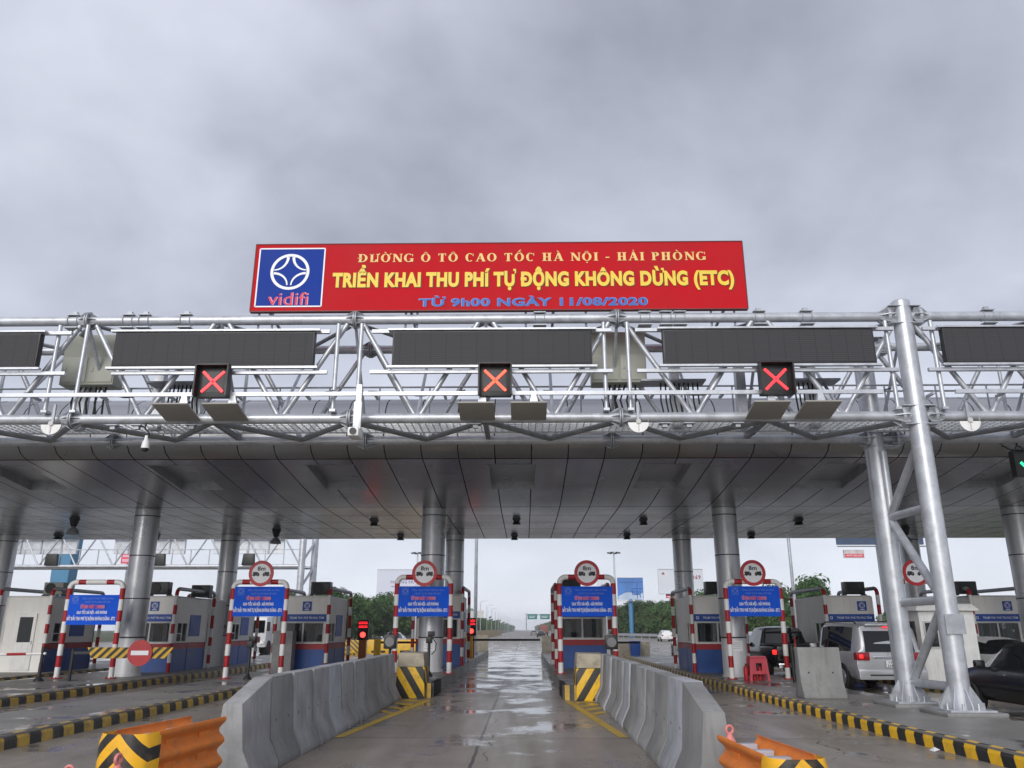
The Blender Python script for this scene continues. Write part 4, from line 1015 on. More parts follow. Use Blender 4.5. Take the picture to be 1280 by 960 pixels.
def lane_light(x, y, h, label):
    t = thing('lane_light', label, 'lane light', (x,y,h), 0, 'orange lane light cabinets')
    MB().box(-.16,.16,-.12,.12,0,1.05).build('cabinet', pm('cabinet_orange',(.42,.13,.02),.5,0,.1), t, bevel=.015)
    MB().box(-.24,.24,-.1,.1,1.05,1.92).build('housing', BLK, t, bevel=.015)
    m = MB()
    for z_ in (1.74, 1.58):                              # two rows of glyph-like dots too small to read
        for k in range(9):
            a = -.20+k*.045
            m.flat([(a,z_),(a+.03,z_),(a+.03,z_+.03),(a,z_+.03)], -.104).flat([(a+.008,z_+.03),(a+.022,z_+.03),(a+.022,z_+.09),(a+.008,z_+.09)], -.104)
            if k % 2: m.flat([(a,z_+.09),(a+.03,z_+.09),(a+.03,z_+.11),(a,z_+.11)], -.104)
    o = m.build('led_text', LEDTXT, t, smooth=False)
    MB().disc((0,1.28), .12, -.115, -.1, 20).build('red_light', REDLAMP, t)
    MB().path([(.13*math.cos(R(a)),-.1,1.28+.13*math.sin(R(a))) for a in range(0,181,20)], .012, 6).build('hood', BLK, t)
lane_light(-2.72,42.6,.35,'orange lane cabinet with red lamp and red display right of the centre left booth')
lane_light(-7.25,37.5,.2,'orange lane cabinet with red lamp and red display in front of the trees')
for (x0, x1, y, z, h, l) in ((-2.7,.75,41,1.22,.35,'lowered dark boom across the centre lane'),(3.2,5.6,41,1.1,.35,'lowered boom right of the booth by the centre lane'),(-7.2,-4.6,41,1.1,.2,'lowered thin boom left of the centre left column')):
    t = thing('boom_gate', l, 'barrier arm', (x0,y,h))
    MB().box(0,x1-x0,-.02,.02,z-h-.05,z-h+.05).build('boom', BLKM, t); MB().box(-.15,.15,-.15,.15,0,z-h+.15).build('boom_cabinet', KY2, t, bevel=.02)

# small things on the island by the right column
t = thing('plastic_stool', 'pink red plastic stool with open sides by the right column', 'stool', (7.1,26.05,.206))
MB().box(-.25,.25,-.2,.2,.66,.72).build('seat', STOOL, t, bevel=.02)
for sx in (-1,1):
    for sy in (-1,1): MB().hexa([(sx*.27-.035,sy*.22-.03,0),(sx*.27+.035,sy*.22-.03,0),(sx*.27+.035,sy*.22+.03,0),(sx*.27-.035,sy*.22+.03,0)], [(sx*.21-.045,sy*.17-.03,.66),(sx*.21+.045,sy*.17-.03,.66),(sx*.21+.045,sy*.17+.03,.66),(sx*.21-.045,sy*.17+.03,.66)]).build('leg', STOOL, t)
for q_ in (-1, 1):
    MB().box(-.24,.24,min(q_*.185,q_*.205),max(q_*.185,q_*.205),.52,.66).box(-.25,.25,min(q_*.195,q_*.215),max(q_*.195,q_*.215),.20,.30).box(-.24,-.09,min(q_*.19,q_*.21),max(q_*.19,q_*.21),.30,.52).box(.09,.24,min(q_*.19,q_*.21),max(q_*.19,q_*.21),.30,.52).build('apron', STOOL, t)
    MB().box(min(q_*.225,q_*.245),max(q_*.225,q_*.245),-.19,.19,.2,.66).build('side_panel', STOOL, t)
for x, y, l in ((6.74,26.0,'red fire extinguisher left of the pink stool'),(7.02,26.12,'red fire extinguisher under the pink stool, left one'),(7.2,26.14,'red fire extinguisher under the pink stool, right one')):
    t = thing('fire_extinguisher', l, 'extinguisher', (x,y,.206), 0, 'fire extinguishers by the stool')
    MB().lathe([(.07,0),(.075,.02),(.075,.36),(.05,.42),(.025,.44)], n=14).build('cylinder', RED, t)
    MB().box(-.02,.06,-.015,.015,.44,.5).path([(.03,0,.47),(.1,0,.4),(.09,0,.15)], .01, 6).build('valve_hose', BLK, t)
o = thing('guard_post', 'yellow and black guard post at the right edge of the island nose', 'post', (7.42,12.35,.2))
MB().lathe([(.07,0),(.07,.62),(.05,.66),(.01,.67)], n=14).build('post', KY2, o)
MB().lathe([(.072,.25),(.072,.4)], n=14).build('band', KB2, o)

o = MB().add([(0,0,0),(.16,.03,.012),(.18,.13,.03),(.03,.12,.004),(.09,.07,.05)], [(0,1,4),(1,2,4),(2,3,4),(3,0,4)]).build('litter', PRINTW, None, (5.93,12.75,.008), .4); tag(o, 'scrap of white paper on the road against the yellow kerb', 'litter')
# white guard cabin
t = thing('guard_cabin', 'small white cabin with panelled door and overhanging roof behind the gantry legs', 'cabin', (13.0,25.9,.2))
MB().box(-.85,.85,0,1.7,0,2.05).build('wall', WHITE, t, bevel=.03)
MB().hexa([(-1.0,-.18,2.05),(1.0,-.18,2.05),(1.0,1.85,2.05),(-1.0,1.85,2.05)], [(-.85,0,2.27),(.85,0,2.27),(.85,1.7,2.27),(-.85,1.7,2.27)]).build('roof', WHITE, t, bevel=.05)
do = MB().box(-.2,.5,-.03,-.003,.05,1.85).build('door', WHITE, t, bevel=.01)
MB().box(-.1,.4,-.036,-.03,1.05,1.75).build('door_glass', GLASS, do)
MB().box(-.1,.4,-.045,-.03,.15,.5).box(-.1,.4,-.045,-.03,.58,.92).build('door_panel', GREYP, do, bevel=.01)
MB().disc((.32,.22),.05,-.06,-.045,14).build('vent_hole', BLK, do)
wo = MB().box(-.75,-.3,-.03,-.003,.95,1.75).build('window', GREYP, t)
MB().box(-.7,-.35,-.035,-.03,1.0,1.7).build('pane', GLASS, wo)
MB().box(-.853,-.85,.3,1.3,.95,1.75).build('side_window', GLASS, t)

# ------------------------------------------------------------------ vehicles
def half_ring(y, w, z0, zm, zb, wr, zr):
    return [(w*.86,y,z0),(w*.97,y,z0+.1),(w,y,zm),(w*.985,y,zb-.06),(w*.95,y,zb),(wr+.03,y,zr-.10 if zr-zb > .2 else zb+(zr-zb)*.6),(max(wr-.06,.05),y,zr-.01),(wr*.5,y,zr+.02),(0,y,zr+.03)]
def vehicle(name, label, cat, loc, paint, st, gl, roofg, wheels, rz=0, wr_=.33, group=None, extras=None, glass=True):
    """st: stations from tail to nose (y,w,z0,zm,zb,wr,zr); gl: intervals with side glass; roofg: intervals whose top is glass"""
    t = thing(name, label, cat, loc, rz, group)
    body = MB(); glb = MB(); n = 9
    rows = []
    for s in st:
        h = half_ring(*s); rows.append([(-p[0],p[1],p[2]) for p in h] + [p for p in reversed(h[:-1])])
    M_ = len(rows[0])
    for i in range(len(rows)-1):
        for j in range(M_-1):
            jj = j if j < n-1 else M_-2-j
            q = [rows[i][j], rows[i][j+1], rows[i+1][j+1], rows[i+1][j]]
            isg = (jj == 4 and i in gl) or (jj in (5,6,7) and i in roofg) or (jj == 4 and i in roofg)
            (glb if isg else body).add(q, [(0,1,2,3)])
        body.add([rows[i][0], rows[i][-1], rows[i+1][-1], rows[i+1][0]], [(0,1,2,3)])
    for r_ in (rows[0], rows[-1]):
        for j in range(n-1): body.add([r_[j], r_[j+1], r_[M_-2-j], r_[M_-1-j]] if j < n-2 else [r_[j], r_[j+1], r_[M_-1-j]], [(0,1,2,3)] if j < n-2 else [(0,1,2)])
    bo = body.build('body', paint, t, merge=True, ang=42)
    if glb.v: glb.build('window_glass', CARGLASS, t, merge=True, ang=50)
    # dark cabin floor so that the glass shows an interior
    wmax = max(s[1] for s in st)
    for (wy) in wheels:
        for sx in (-1, 1):
            wt = wmax-.01
            a = MB(); a.lathe([(wr_+.07,0),(wr_+.07,.012)], (sx*(wt+(0 if sx > 0 else -.012)),wy,wr_+.02), 'x', 24); a.build('wheel_arch', BLK, t)
            ty = MB(); ty.lathe([(wr_*.62,-.1),(wr_-.02,-.11),(wr_,-.08),(wr_,.08),(wr_-.02,.11),(wr_*.62,.1)], (sx*(wt-.07),wy,wr_), 'x', 24); wo = ty.build('wheel', TYRE, t)
            rm = MB(); rm.lathe([(wr_*.64,.0),(wr_*.6,.03),(wr_*.12,.045),(.01,.05)], (0,0,0), 'x', 20)
            rm.v = [((sx*v[0])+sx*(wt-.07+.075), v[1]+wy, v[2]+wr_) for v in rm.v]; rm.build('rim', RIM, wo)
    if extras: extras(t)
    return t
def tail_lamps(t, x0, x1, y, z0, z1, mat=TAIL):
    for sx in (-1, 1):
        a, b_ = sorted((sx*x0, sx*x1)); MB().box(a,b_,y-.03,y+.12,z0,z1).build('tail_light', mat, t, bevel=.02)
def plate(t, x, y, z, s='15A-268'):
    o = MB().box(x-.17,x+.17,y-.015,y,z-.09,z+.09).build('number_plate', PRINTW, t)
    m = MB(); letters(m, s[:3], x-.1, x+.1, z+.01, z+.07, y-.02, 0, .02, 1); letters(m, s[4:]+'.06', x-.14, x+.14, z-.075, z-.01, y-.02, 0, .02, 1); m.build('lettering', BLK, o, smooth=False)
def mirrors(t, x, y, z, mat):
    for sx in (-1,1): MB().box(min(sx*x,sx*(x+.2)),max(sx*x,sx*(x+.2)),y-.08,y+.06,z-.07,z+.08).build('mirror', mat, t, bevel=.03)

def suv_extras(t):
    rg = [(-.70,1.09),(.70,1.09),(.66,1.66),(-.66,1.66)]
    o = MB(); o.hexa([(p[0],-2.475+.0,p[1]) if p[1] < 1.2 else (p[0],-2.36,p[1]) for p in rg], [(p[0],-2.44,p[1]) if p[1] < 1.2 else (p[0],-2.33,p[1]) for p in rg]); o.build('rear_window', CARGLASS, t)
    for sx in (-1,1):
        a, b_ = sorted((sx*.60, sx*.975)); o = MB(); o.box(a,b_,-2.50,-2.25,.86,1.08); o.build('tail_light', TAILD, t, bevel=.03)
        a, b_ = sorted((sx*.76, sx*.93)); MB().box(a+.03,b_-.03,-2.512,-2.49,.92,1.02).build('lit_lamp', TAIL, t, bevel=.02)
        a, b_ = sorted((sx*.70, sx*.88)); MB().box(a,b_,-2.53,-2.45,.50,.58).build('reflector', TAILD, t, bevel=.01)
    MB().hexa([(-.96,-2.52,.34),(.96,-2.52,.34),(.93,-2.1,.34),(-.93,-2.1,.34)], [(-.97,-2.54,.62),(.97,-2.54,.62),(.97,-2.1,.62),(-.97,-2.1,.62)]).build('bumper', SILVER, t, bevel=.05)
    MB().box(-.66,.66,-2.545,-2.5,.455,.49).build('bumper_slot', BLK, t)
    MB().box(-.5,.5,-2.52,-2.46,.93,.965).build('handle_bar', CHROME, t, bevel=.01)
    plate(t, 0, -2.50, .77)
    m = MB(); m.ring((0,1.02), .05, .07, -2.49, 20); m.build('badge', CHROME, t)
    for sx in (-1,1): MB().path([(sx*.66,-1.9,1.86),(sx*.66,-1.75,1.93),(sx*.66,.55,1.93),(sx*.66,.75,1.86)], .022, 8).build('roof_rail', BLKM, t)
    MB().box(-.6,.6,-2.42,-2.2,1.80,1.86).build('spoiler', SILVER, t, bevel=.02)
    MB().box(-.12,.12,-2.43,-2.42,1.755,1.78).build('brake_light', TAIL, t)
    mirrors(t, .93, .85, 1.2, SILVER)
SUVST = [(-2.44,.93,.42,.75,1.05,.72,1.08),(-2.43,.96,.40,.75,1.07,.74,1.30),(-2.30,.975,.36,.75,1.08,.76,1.80),(-2.0,.985,.34,.75,1.09,.77,1.86),(-1.15,.99,.34,.75,1.09,.78,1.89),(-1.05,.99,.34,.75,1.09,.78,1.89),(-.15,.99,.34,.75,1.09,.78,1.90),(-.05,.99,.34,.75,1.09,.78,1.90),(.45,.99,.34,.75,1.08,.77,1.87),(.55,.99,.34,.75,1.08,.76,1.85),(1.25,.98,.34,.75,1.07,.72,1.14),(2.1,.94,.36,.72,1.02,.66,1.05),(2.42,.84,.42,.68,.88,.6,.92)]
vehicle('suv', 'silver estate-type off-road car with lit tail lights waiting beside the concrete block', 'car', (10.36,26.55,.004), SILVER, SUVST, (3,4,5,6,7), (9,), (-1.4,1.45), 0, .38, extras=suv_extras)

def pick_extras(t):
    MB().box(-.78,.78,-2.66,-2.6,.60,1.12).build('tailgate', CARBLK, t, bevel=.02)
    MB().box(-.8,.8,-2.78,-2.58,.38,.55).build('bumper', CHROME, t, bevel=.03)
    tail_lamps(t, .80, .92, -2.63, .84, 1.0)
    MB().box(-.88,.88,-2.55,-.9,1.12,1.2).build('bed_cover', BLK, t, bevel=.03)
    MB().path([(-.75,-1.0,1.2),(-.68,-1.0,1.6),(.68,-1.0,1.6),(.75,-1.0,1.2)], .035, 8).build('roll_bar', BLKM, t)
    plate(t, 0, -2.79, .48)
    mirrors(t, .9, .75, 1.18, CARBLK)
PST = [(-2.62,.91,.46,.72,1.08,.80,1.12),(-2.5,.93,.42,.72,1.09,.82,1.13),(-.98,.94,.40,.72,1.09,.82,1.13),(-.93,.94,.40,.72,1.10,.68,1.70),(-.78,.94,.40,.72,1.10,.70,1.76),(.0,.94,.40,.72,1.10,.70,1.79),(.08,.94,.40,.72,1.10,.70,1.79),(.62,.94,.40,.72,1.09,.69,1.74),(.70,.94,.40,.72,1.09,.68,1.72),(1.35,.93,.40,.72,1.06,.64,1.12),(2.3,.9,.42,.7,.98,.6,1.02),(2.6,.8,.5,.66,.84,.5,.88)]
vehicle('pickup', 'black pickup truck with a lit tail light beside the pink stool', 'car', (9.85,33.1,.004), CARBLK, PST, (4,6), (2,8), (-1.6,1.6), 0, .39, extras=pick_extras)
MB_ = [(-2.3,.82,.34,.6,.86,.6,.90),(-2.1,.88,.3,.6,.93,.62,.98),(-1.75,.90,.28,.6,.95,.62,1.02),(-1.0,.91,.27,.6,.95,.58,1.37),(-.4,.91,.27,.6,.95,.58,1.44),(-.05,.91,.27,.6,.95,.58,1.45),(.03,.91,.27,.6,.95,.58,1.45),(.45,.91,.27,.6,.94,.57,1.41),(1.25,.90,.27,.6,.92,.58,.98),(2.0,.86,.28,.58,.82,.55,.86),(2.3,.74,.34,.5,.68,.45,.72)]
vehicle('sedan', 'black saloon car entering at the right edge behind the gantry legs', 'car', (10.6,17.35,.004), CARBLK, MB_, (3,4,6), (2,7), (-1.35,1.4), 0, .32, extras=lambda t: (mirrors(t,.90,.72,1.0,CARBLK), tail_lamps(t,.5,.86,-2.27,.68,.84,TAILD), MB().box(-.918,-.905,.0,.22,.80,.83).build('door_handle', CHROME, t)))
vehicle('sedan', 'grey saloon car half hidden by the booth of the right column', 'car', (11.25,58.,.004), CARGREY, MB_, (3,4,6), (2,7), (-1.35,1.4), 0, .32, extras=lambda t: (mirrors(t,.90,.72,1.0,CARBLK), tail_lamps(t,.5,.86,-2.27,.68,.84,TAILD)))
HST = [(-2.1,.84,.36,.62,.92,.66,.96),(-2.08,.86,.34,.62,.95,.66,1.1),(-1.85,.89,.3,.62,.97,.64,1.48),(-1.2,.9,.28,.62,.97,.63,1.56),(-.3,.9,.28,.62,.97,.63,1.57),(-.2,.9,.28,.62,.97,.63,1.57),(.5,.9,.28,.62,.96,.62,1.5),(1.25,.88,.3,.62,.94,.58,1.0),(1.95,.84,.32,.58,.82,.5,.86),(2.1,.74,.38,.52,.7,.45,.74)]
hx = lambda t: (tail_lamps(t,.6,.84,-2.1,.78,1.0,TAILD), MB().hexa([(-.62,-2.09,1.0),(.62,-2.09,1.0),(.58,-1.9,1.42),(-.58,-1.9,1.42)],[(-.62,-2.05,1.0),(.62,-2.05,1.0),(.58,-1.86,1.42),(-.58,-1.86,1.42)]).build('rear_window', CARGLASS, t), plate(t,0,-2.11,.66), mirrors(t,.86,.7,1.0,BLK))
vehicle('hatchback', 'white hatchback driving off beyond the guard rail trees', 'car', (21.,126.,.004), CARWHITE, HST, (2,3,5), (6,), (-1.25,1.3), 0, .31, extras=hx)
vehicle('hatchback', 'white car partly hidden behind the black pickup', 'car', (12.2,45.,.004), CARWHITE, HST, (2,3,5), (6,), (-1.25,1.3), 0, .31, extras=hx)
vehicle('sedan', 'white saloon car seen between the gantry leg and the black saloon', 'car', (15.55,28.5,.004), CARWHITE, MB_, (3,4,6), (2,7), (-1.35,1.4), 0, .32, extras=lambda t: (mirrors(t,.90,.72,1.0,CARBLK), tail_lamps(t,.5,.86,-2.27,.68,.84,TAILD)))
vehicle('sedan', 'silver saloon car at the left, beyond the yellow plastic barriers', 'car', (-12.2,78.,.004), SILVER, MB_, (3,4,6), (2,7), (-1.35,1.4), R(180), .32, extras=lambda t: mirrors(t,.90,.72,1.0,SILVER))
vehicle('sedan', 'dark saloon car far down the highway', 'car', (3.6,185.,.004), CARBLK, MB_, (3,4,6), (2,7), (-1.35,1.4), 0, .32, extras=lambda t: tail_lamps(t,.5,.86,-2.27,.68,.84,TAILD))
vehicle('sedan', 'second dark car farther down the highway', 'car', (2.6,240.,.004), CARGREY, MB_, (3,4,6), (2,7), (-1.35,1.4), 0, .32, extras=lambda t: tail_lamps(t,.5,.86,-2.27,.68,.84,TAILD))
def truck(loc, rz, label, cab, box, L=6.):
    t = thing('truck', label, 'truck', loc, rz)
    MB().hexa([(-1.1,-1.6,.55),(1.1,-1.6,.55),(1.1,.0,.55),(-1.1,.0,.55)], [(-1.05,-1.35,2.5),(1.05,-1.35,2.5),(1.05,.0,2.6),(-1.05,.0,2.6)]).build('cab', cab, t, bevel=.08)
    MB().hexa([(-.95,-1.53,1.5),(.95,-1.53,1.5),(.92,-1.42,2.3),(-.92,-1.42,2.3)], [(-.95,-1.45,1.5),(.95,-1.45,1.5),(.92,-1.34,2.3),(-.92,-1.34,2.3)]).build('windscreen', CARGLASS, t)
    MB().box(-.7,.7,-1.63,-1.58,.9,1.25).build('grille', BLK, t)
    for sx in (-1,1): MB().box(min(sx*.75,sx*1.02),max(sx*.75,sx*1.02),-1.64,-1.55,.75,.95).build('headlight', CHROME, t); MB().box(min(sx*1.1,sx*1.3),max(sx*1.1,sx*1.3),-1.5,-1.4,1.6,2.2).build('mirror', BLK, t)
    MB().box(-1.15,1.15,.1,L,.95,2.9).build('cargo_box', box, t, bevel=.03)
    MB().box(-1.05,1.05,-1.55,L,.55,.9).build('chassis', BLKM, t)
    for y in (-.8,L-1.4):
        for sx in (-1,1): MB().lathe([(.3,-.13),(.48,-.13),(.5,-.1),(.5,.1),(.48,.13),(.3,.13)], (sx*1.0,y,.5), 'x', 22).build('wheel', TYRE, t)
    return t
truck((-18.6,58,.004),0,'white lorry facing the booths, seen through the left portal',CARWHITE,GREYP)
truck((5.2,232,.004),R(180),'dark red lorry far down the highway',CARGREY,pm('cargo_brown',(.22,.08,.07),.6))

# ------------------------------------------------------------------ beyond the booths
for x, y, w, l in ((6.6,51.,.95,'long worn concrete block beyond the right lane'),(1.32,50.4,.3,'short worn concrete block at the far end of the right centre island'),(-2.75,54.5,.35,'short worn concrete block at the far end of the left centre island'),(-8.72,30.1,.36,'upright concrete slab in front of the booth left of the barrier row')):
    o = MB().box(-w,w,0,.5,0,1.0 if y > 40 else 1.45).build('concrete_block', OLDCONC if y > 40 else JERSEY, None, (x,y,.204 if y < 40 else (.354 if x < 5 else .004)), 0, bevel=.03); tag(o, l, 'block')
t = thing('waste_bin', 'blue waste bin in front of the long concrete block', 'bin', (6.6,50.6,.004))
MB().hexa([(-.24,-.24,0),(.24,-.24,0),(.24,.24,0),(-.24,.24,0)],[(-.3,-.3,.95),(.3,-.3,.95),(.3,.3,.95),(-.3,.3,.95)]).build('body', BLUEP, t, bevel=.03); MB().box(-.32,.32,-.32,.32,.955,1.05).build('lid', BLUEP, t, bevel=.03)
NETM = stripes('lattice_yellow', (1.,1.,1.), .34, (.60,.36,.03), (.05,.04,.03), .5, False, duty=.62)
for i, (x, y, rz, l) in enumerate(((-14.6,59,0,'yellow lattice barrier behind the left booth'),(-12.6,60,0,'yellow lattice barrier, second from the left booth'),(-10.6,61,0,'yellow plastic barrier behind the left lane cabinet'),(-8.6,61.5,0,'yellow plastic barrier left of the centre left column'),(-6.9,62,0,'yellow plastic barrier nearest the centre left column'),(-17.6,47,0,'yellow lattice barrier under the left banner'))):
    t = thing('plastic_barrier', l, 'barrier', (x,y,.004), rz, 'yellow barriers beyond the booths')
    MB().hexa([(-.85,-.25,0),(.85,-.25,0),(.85,.25,0),(-.85,.25,0)], [(-.85,-.1,1.),(.85,-.1,1.),(.85,.1,1.),(-.85,.1,1.)]).build('body', NETM if 'lattice' in l else KY2, t, bevel=.04)
    MB().box(-.5,.5,-.28,.28,.1,.25).build('foot', KY2 if 'lattice' in l else KB2, t, bevel=.03)
o = MB().prism([(-.35,0),(.35,0),(.2,1.55),(-.2,1.55)], 'xz', 105, 290).build('median_wall', pm('median_beige',(.42,.33,.20),.8,0,.15,.3), None, (-8.3,0,.004)); tag(o, 'long low beige wall along the middle of the highway', 'wall')
# guard rail at the right edge of the plaza
t = thing('guard_rail', 'long grey steel guard rail in front of the right hand trees', 'guard rail', (0,0,0))
path = [(29.5,95),(28.8,135),(22.,170),(15.,215),(12.2,300),(12.2,420)]
m = MB()
for (a, b_) in zip(path, path[1:]):
    m.hexa([(a[0],a[1],.45),(a[0]+.08,a[1],.45),(a[0]+.08,a[1],.95),(a[0],a[1],.95)], [(b_[0],b_[1],.45),(b_[0]+.08,b_[1],.45),(b_[0]+.08,b_[1],.95),(b_[0],b_[1],.95)])
m.build('rail', GALV, t)
m = MB()
for (a, b_) in zip(path, path[1:]):
    n = int(math.dist(a,b_)/4)
    for k in range(n): x = a[0]+(b_[0]-a[0])*k/n; y = a[1]+(b_[1]-a[1])*k/n; m.box(x+.1,x+.22,y-.05,y+.05,0,.85)
o = m.build('rail_post', GALV2, t); o['kind'] = 'stuff'

# street lamps along the median, poles, high masts
lp = thing('street_lamp', 'grey street lamp of the long row down the highway median', 'street lamp', (0,0,0), 0, 'street lamps along the highway')
MB().tube((0,0,0),(0,0,9.6),.13,8,r2=.07).build('pole', GALV2, lp)
MB().path([(0,0,9.5),(.15,0,9.9),(.9,0,10.1),(1.7,0,10.15)], .05, 6).build('arm', GALV2, lp)
MB().box(1.6,2.3,-.12,.12,10.08,10.2).build('lamp_head', GREYP, lp)
for k in range(12):
    y = 255+k*44
    if k == 0: lp.location = (-13.6,y,0)
    else: dup(lp, (-13.6,y,0))
for x, y, h, l in ((-2.78,47.,11.,'tall pale pole rising past the canopy beside the centre lane'),(16.2,50.,11.,'tall pale pole rising past the canopy right of the pickup')):
    t = thing('tall_pole', l, 'pole', (x,y,.2)); MB().tube((0,0,0),(0,0,h),.11,14,r2=.08).build('pole', GALV, t); MB().box(-.15,.15,-.15,.15,0,.3).build('foot', GALV2, t)
    MB().path([(0,0,h-.1),(.3,0,h+.3),(1.6,0,h+.5)], .04, 8).box(1.4,2.1,-.12,.12,h+.42,h+.54).build('lamp_arm', GALV2, t)
for x, y, h, l in ((17.5,160.,16.4,'tall high-mast lamp beyond the right centre portal'),(-21.,160.,16.4,'tall high-mast lamp beside the pale billboard')):
    t = thing('mast_lamp', l, 'street lamp', (x,y,0), 0, 'high-mast lamps')
    MB().tube((0,0,0),(0,0,h),.28,12,r2=.14).build('mast', GALV, t)
    m = MB(); m.lathe([(.9,h-.35),(.9,h-.25),(.2,h-.2)], n=14)
    m.build('lamp_ring', GALV2, t)
    for k in range(6): a = k*PI/3; MB().box(1.05*math.cos(a)-.25,1.05*math.cos(a)+.25,1.05*math.sin(a)-.2,1.05*math.sin(a)+.2,h-.45,h-.2).build('floodlight', BLKM, t)
for x, y, l in ((24.5,118,'thin pale post in front of the right hand trees'),(-13.2,190,'thin pale marker post by the median')):
    o = MB().tube((0,0,0),(0,0,6.),.09,8).lathe([(.16,0),(.16,.1)], n=10).build('marker_post', GALV, None, (x,y,0)); tag(o, l, 'post')

# billboards
def board(x, y, zb, w, h, face, label, rz=0, pole=None, prt=None, poles=1, panel=None):
    t = thing('billboard', label, 'billboard', (x,y,0), rz)
    MB().box(-w/2,w/2,0,.5,zb,zb+h).build('panel', face, t)
    MB().box(-w/2-.15,w/2+.15,-.9,.0,zb-.35,zb-.25).box(-w/2,w/2,-.1,.6,zb+h,zb+h+.1).build('catwalk', GALV2, t)
    for k in range(poles):
        xx = 0 if poles == 1 else -w/4+k*w/2
        MB().tube((xx,.5,0),(xx,.5,zb+.2),.55,14).build('pole', pole or GALV2, t)
    if prt: prt(t)
    return t
PALE = pm('billboard_pale', (.62,.64,.74), .6, 0, .05, .2)
PALE2 = pm('billboard_grey', (.62,.65,.70), .6, 0, .05, .2)
def pr1(t):
    m = MB(); letters(m, 'HOANG HUYGROUP', -4.4, 5.9, 12.4, 13.2, -.01, 0, .01, 1); [m.flat([(-4.2+k*.72,11.6),(-3.66+k*.72,11.6),(-3.66+k*.72,11.8),(-4.2+k*.72,11.8)], -.01) for k in range(14)]; m.build('lettering', pm('mauve_print',(.16,.08,.22),.6), t, smooth=False)
    m = MB(); m.flat([(-4.2,9.3),(7,9.3),(7,9.55),(-4.2,9.55)], -.01); m.flat([(-3.4,9.6),(-3.1,9.6),(-3.1,10.6),(-3.4,10.6)], -.01); m.flat([(-1.5,9.6),(.2,9.6),(.2,10.1),(-.2,10.5),(-1.2,10.4)], -.01); m.build('red_print', PRINTR, t, smooth=False)
board(-28.2,200,9.2,15.6,6.5,PALE,'pale lilac billboard behind the left centre portal',0,prt=pr1)
def pr2(t):
    P = {0:pm('sky_print',(.10,.25,.55),.6,0,.1,.3),1:pm('navy_print',(.02,.08,.30),.6),2:pm('foam_print',(.45,.55,.70),.6,0,.2,.3)}
    m = MB(); m.flat([(-3.,8.6),(3.,8.6),(3.,10.2),(1.4,9.6),(-.5,10.6),(-3.,9.4)], -.01, 2)
    for p in (((-2.8,12.7),(3.,12.7)),((.6,11.2),(3.,11.2)),((-1.4,10.4),(2.,10.4)),((.4,11.2),(.4,9.8)),((.4,9.8),(2.4,9.8)),((1.6,12.4),(1.6,8.8)),((2.3,11),(2.3,9.))): m.ribbon(p, .16, -.02, 1)
    m.build('print', [P[0],P[1],P[2]], t, smooth=False)
board(25.6,200,8.6,6.2,5.1,pm('billboard_blue',(.07,.20,.52),.6,0,.25,.25),'blue picture billboard behind the right centre portal',0,pole=pm('pole_blue',(.06,.22,.42),.5),prt=pr2)
def pr3(t):
    m = MB(); letters(m, 'STVON', -1.5, 1.0, 11.6, 12.3, -.01, 0, .02, 1); m.build('lettering', pm('grey_print',(.10,.13,.16),.6), t, smooth=False)
board(20.2,203,9.4,4.6,4.2,PALE2,'small pale grey billboard left of the blue one',0,prt=pr3)
def pr4(t):
    m = MB(); letters(m, '1 269', 1.6, 4.4, 12.2, 13.1, -.01, 0, .03, 1); m.flat([(1.0,13.45),(2.6,13.45),(2.6,13.7),(1.0,13.7)], -.01); m.flat([(-4.2,13.2),(-3.4,13.2),(-3.8,13.8)], -.01); m.build('lettering', pm('dark_red_print',(.30,.04,.06),.6), t, smooth=False)
    o = MB().box(-3.4,-1.3,-.1,.1,8.2,9.1).build('hanging_plate', PRINTR, t)
    MB().flat([(-3.2,8.4),(-1.5,8.4),(-1.5,8.65),(-3.2,8.65)], -.11).build('print', PRINTW, o)
board(34.1,180,9.4,9.8,4.9,PALE2,'pale billboard with red number behind the right columns',0,prt=pr4)
def pr5(t):
    o = MB().box(-5.6,-2.7,-.3,.1,11.7,12.85).build('hanging_plate', pm('plate_white',(.6,.55,.55),.6), t)
    m = MB(); m.flat([(-5.5,11.78),(-2.8,11.78),(-2.8,12.28),(-5.5,12.28)], -.31, 0); m.build('red_strip', PRINTR, o, smooth=False)
    m = MB(); letters(m, '0907.333.335', -5.3, -3.0, 11.9, 12.18, -.33, 0, .02, 1); m.build('lettering', PRINTW, o, smooth=False)
board(52.3,120,13.65,12.6,4.,pm('billboard_navy',(.05,.08,.15),.5,0,.4,.12),'dark navy billboard with a red phone plate, cut by the canopy edge',0,prt=pr5)
t = thing('blue_mast', 'thick blue mast rising behind the left end of the rear gantry', 'mast', (-46.4,82,0)); MB().hexa([(-.75,-.7,0),(.75,-.7,0),(.75,.7,0),(-.75,.7,0)],[(-1.0,-.9,13.),(1.0,-.9,13.),(1.0,.9,13.),(-1.0,.9,13.)]).build('mast', pm('mast_blue',(.06,.21,.36),.5,0,.15,.4), t)
MB().box(-1.0,1.0,-.95,.95,4.2,4.5).build('collar', GALV2, t)
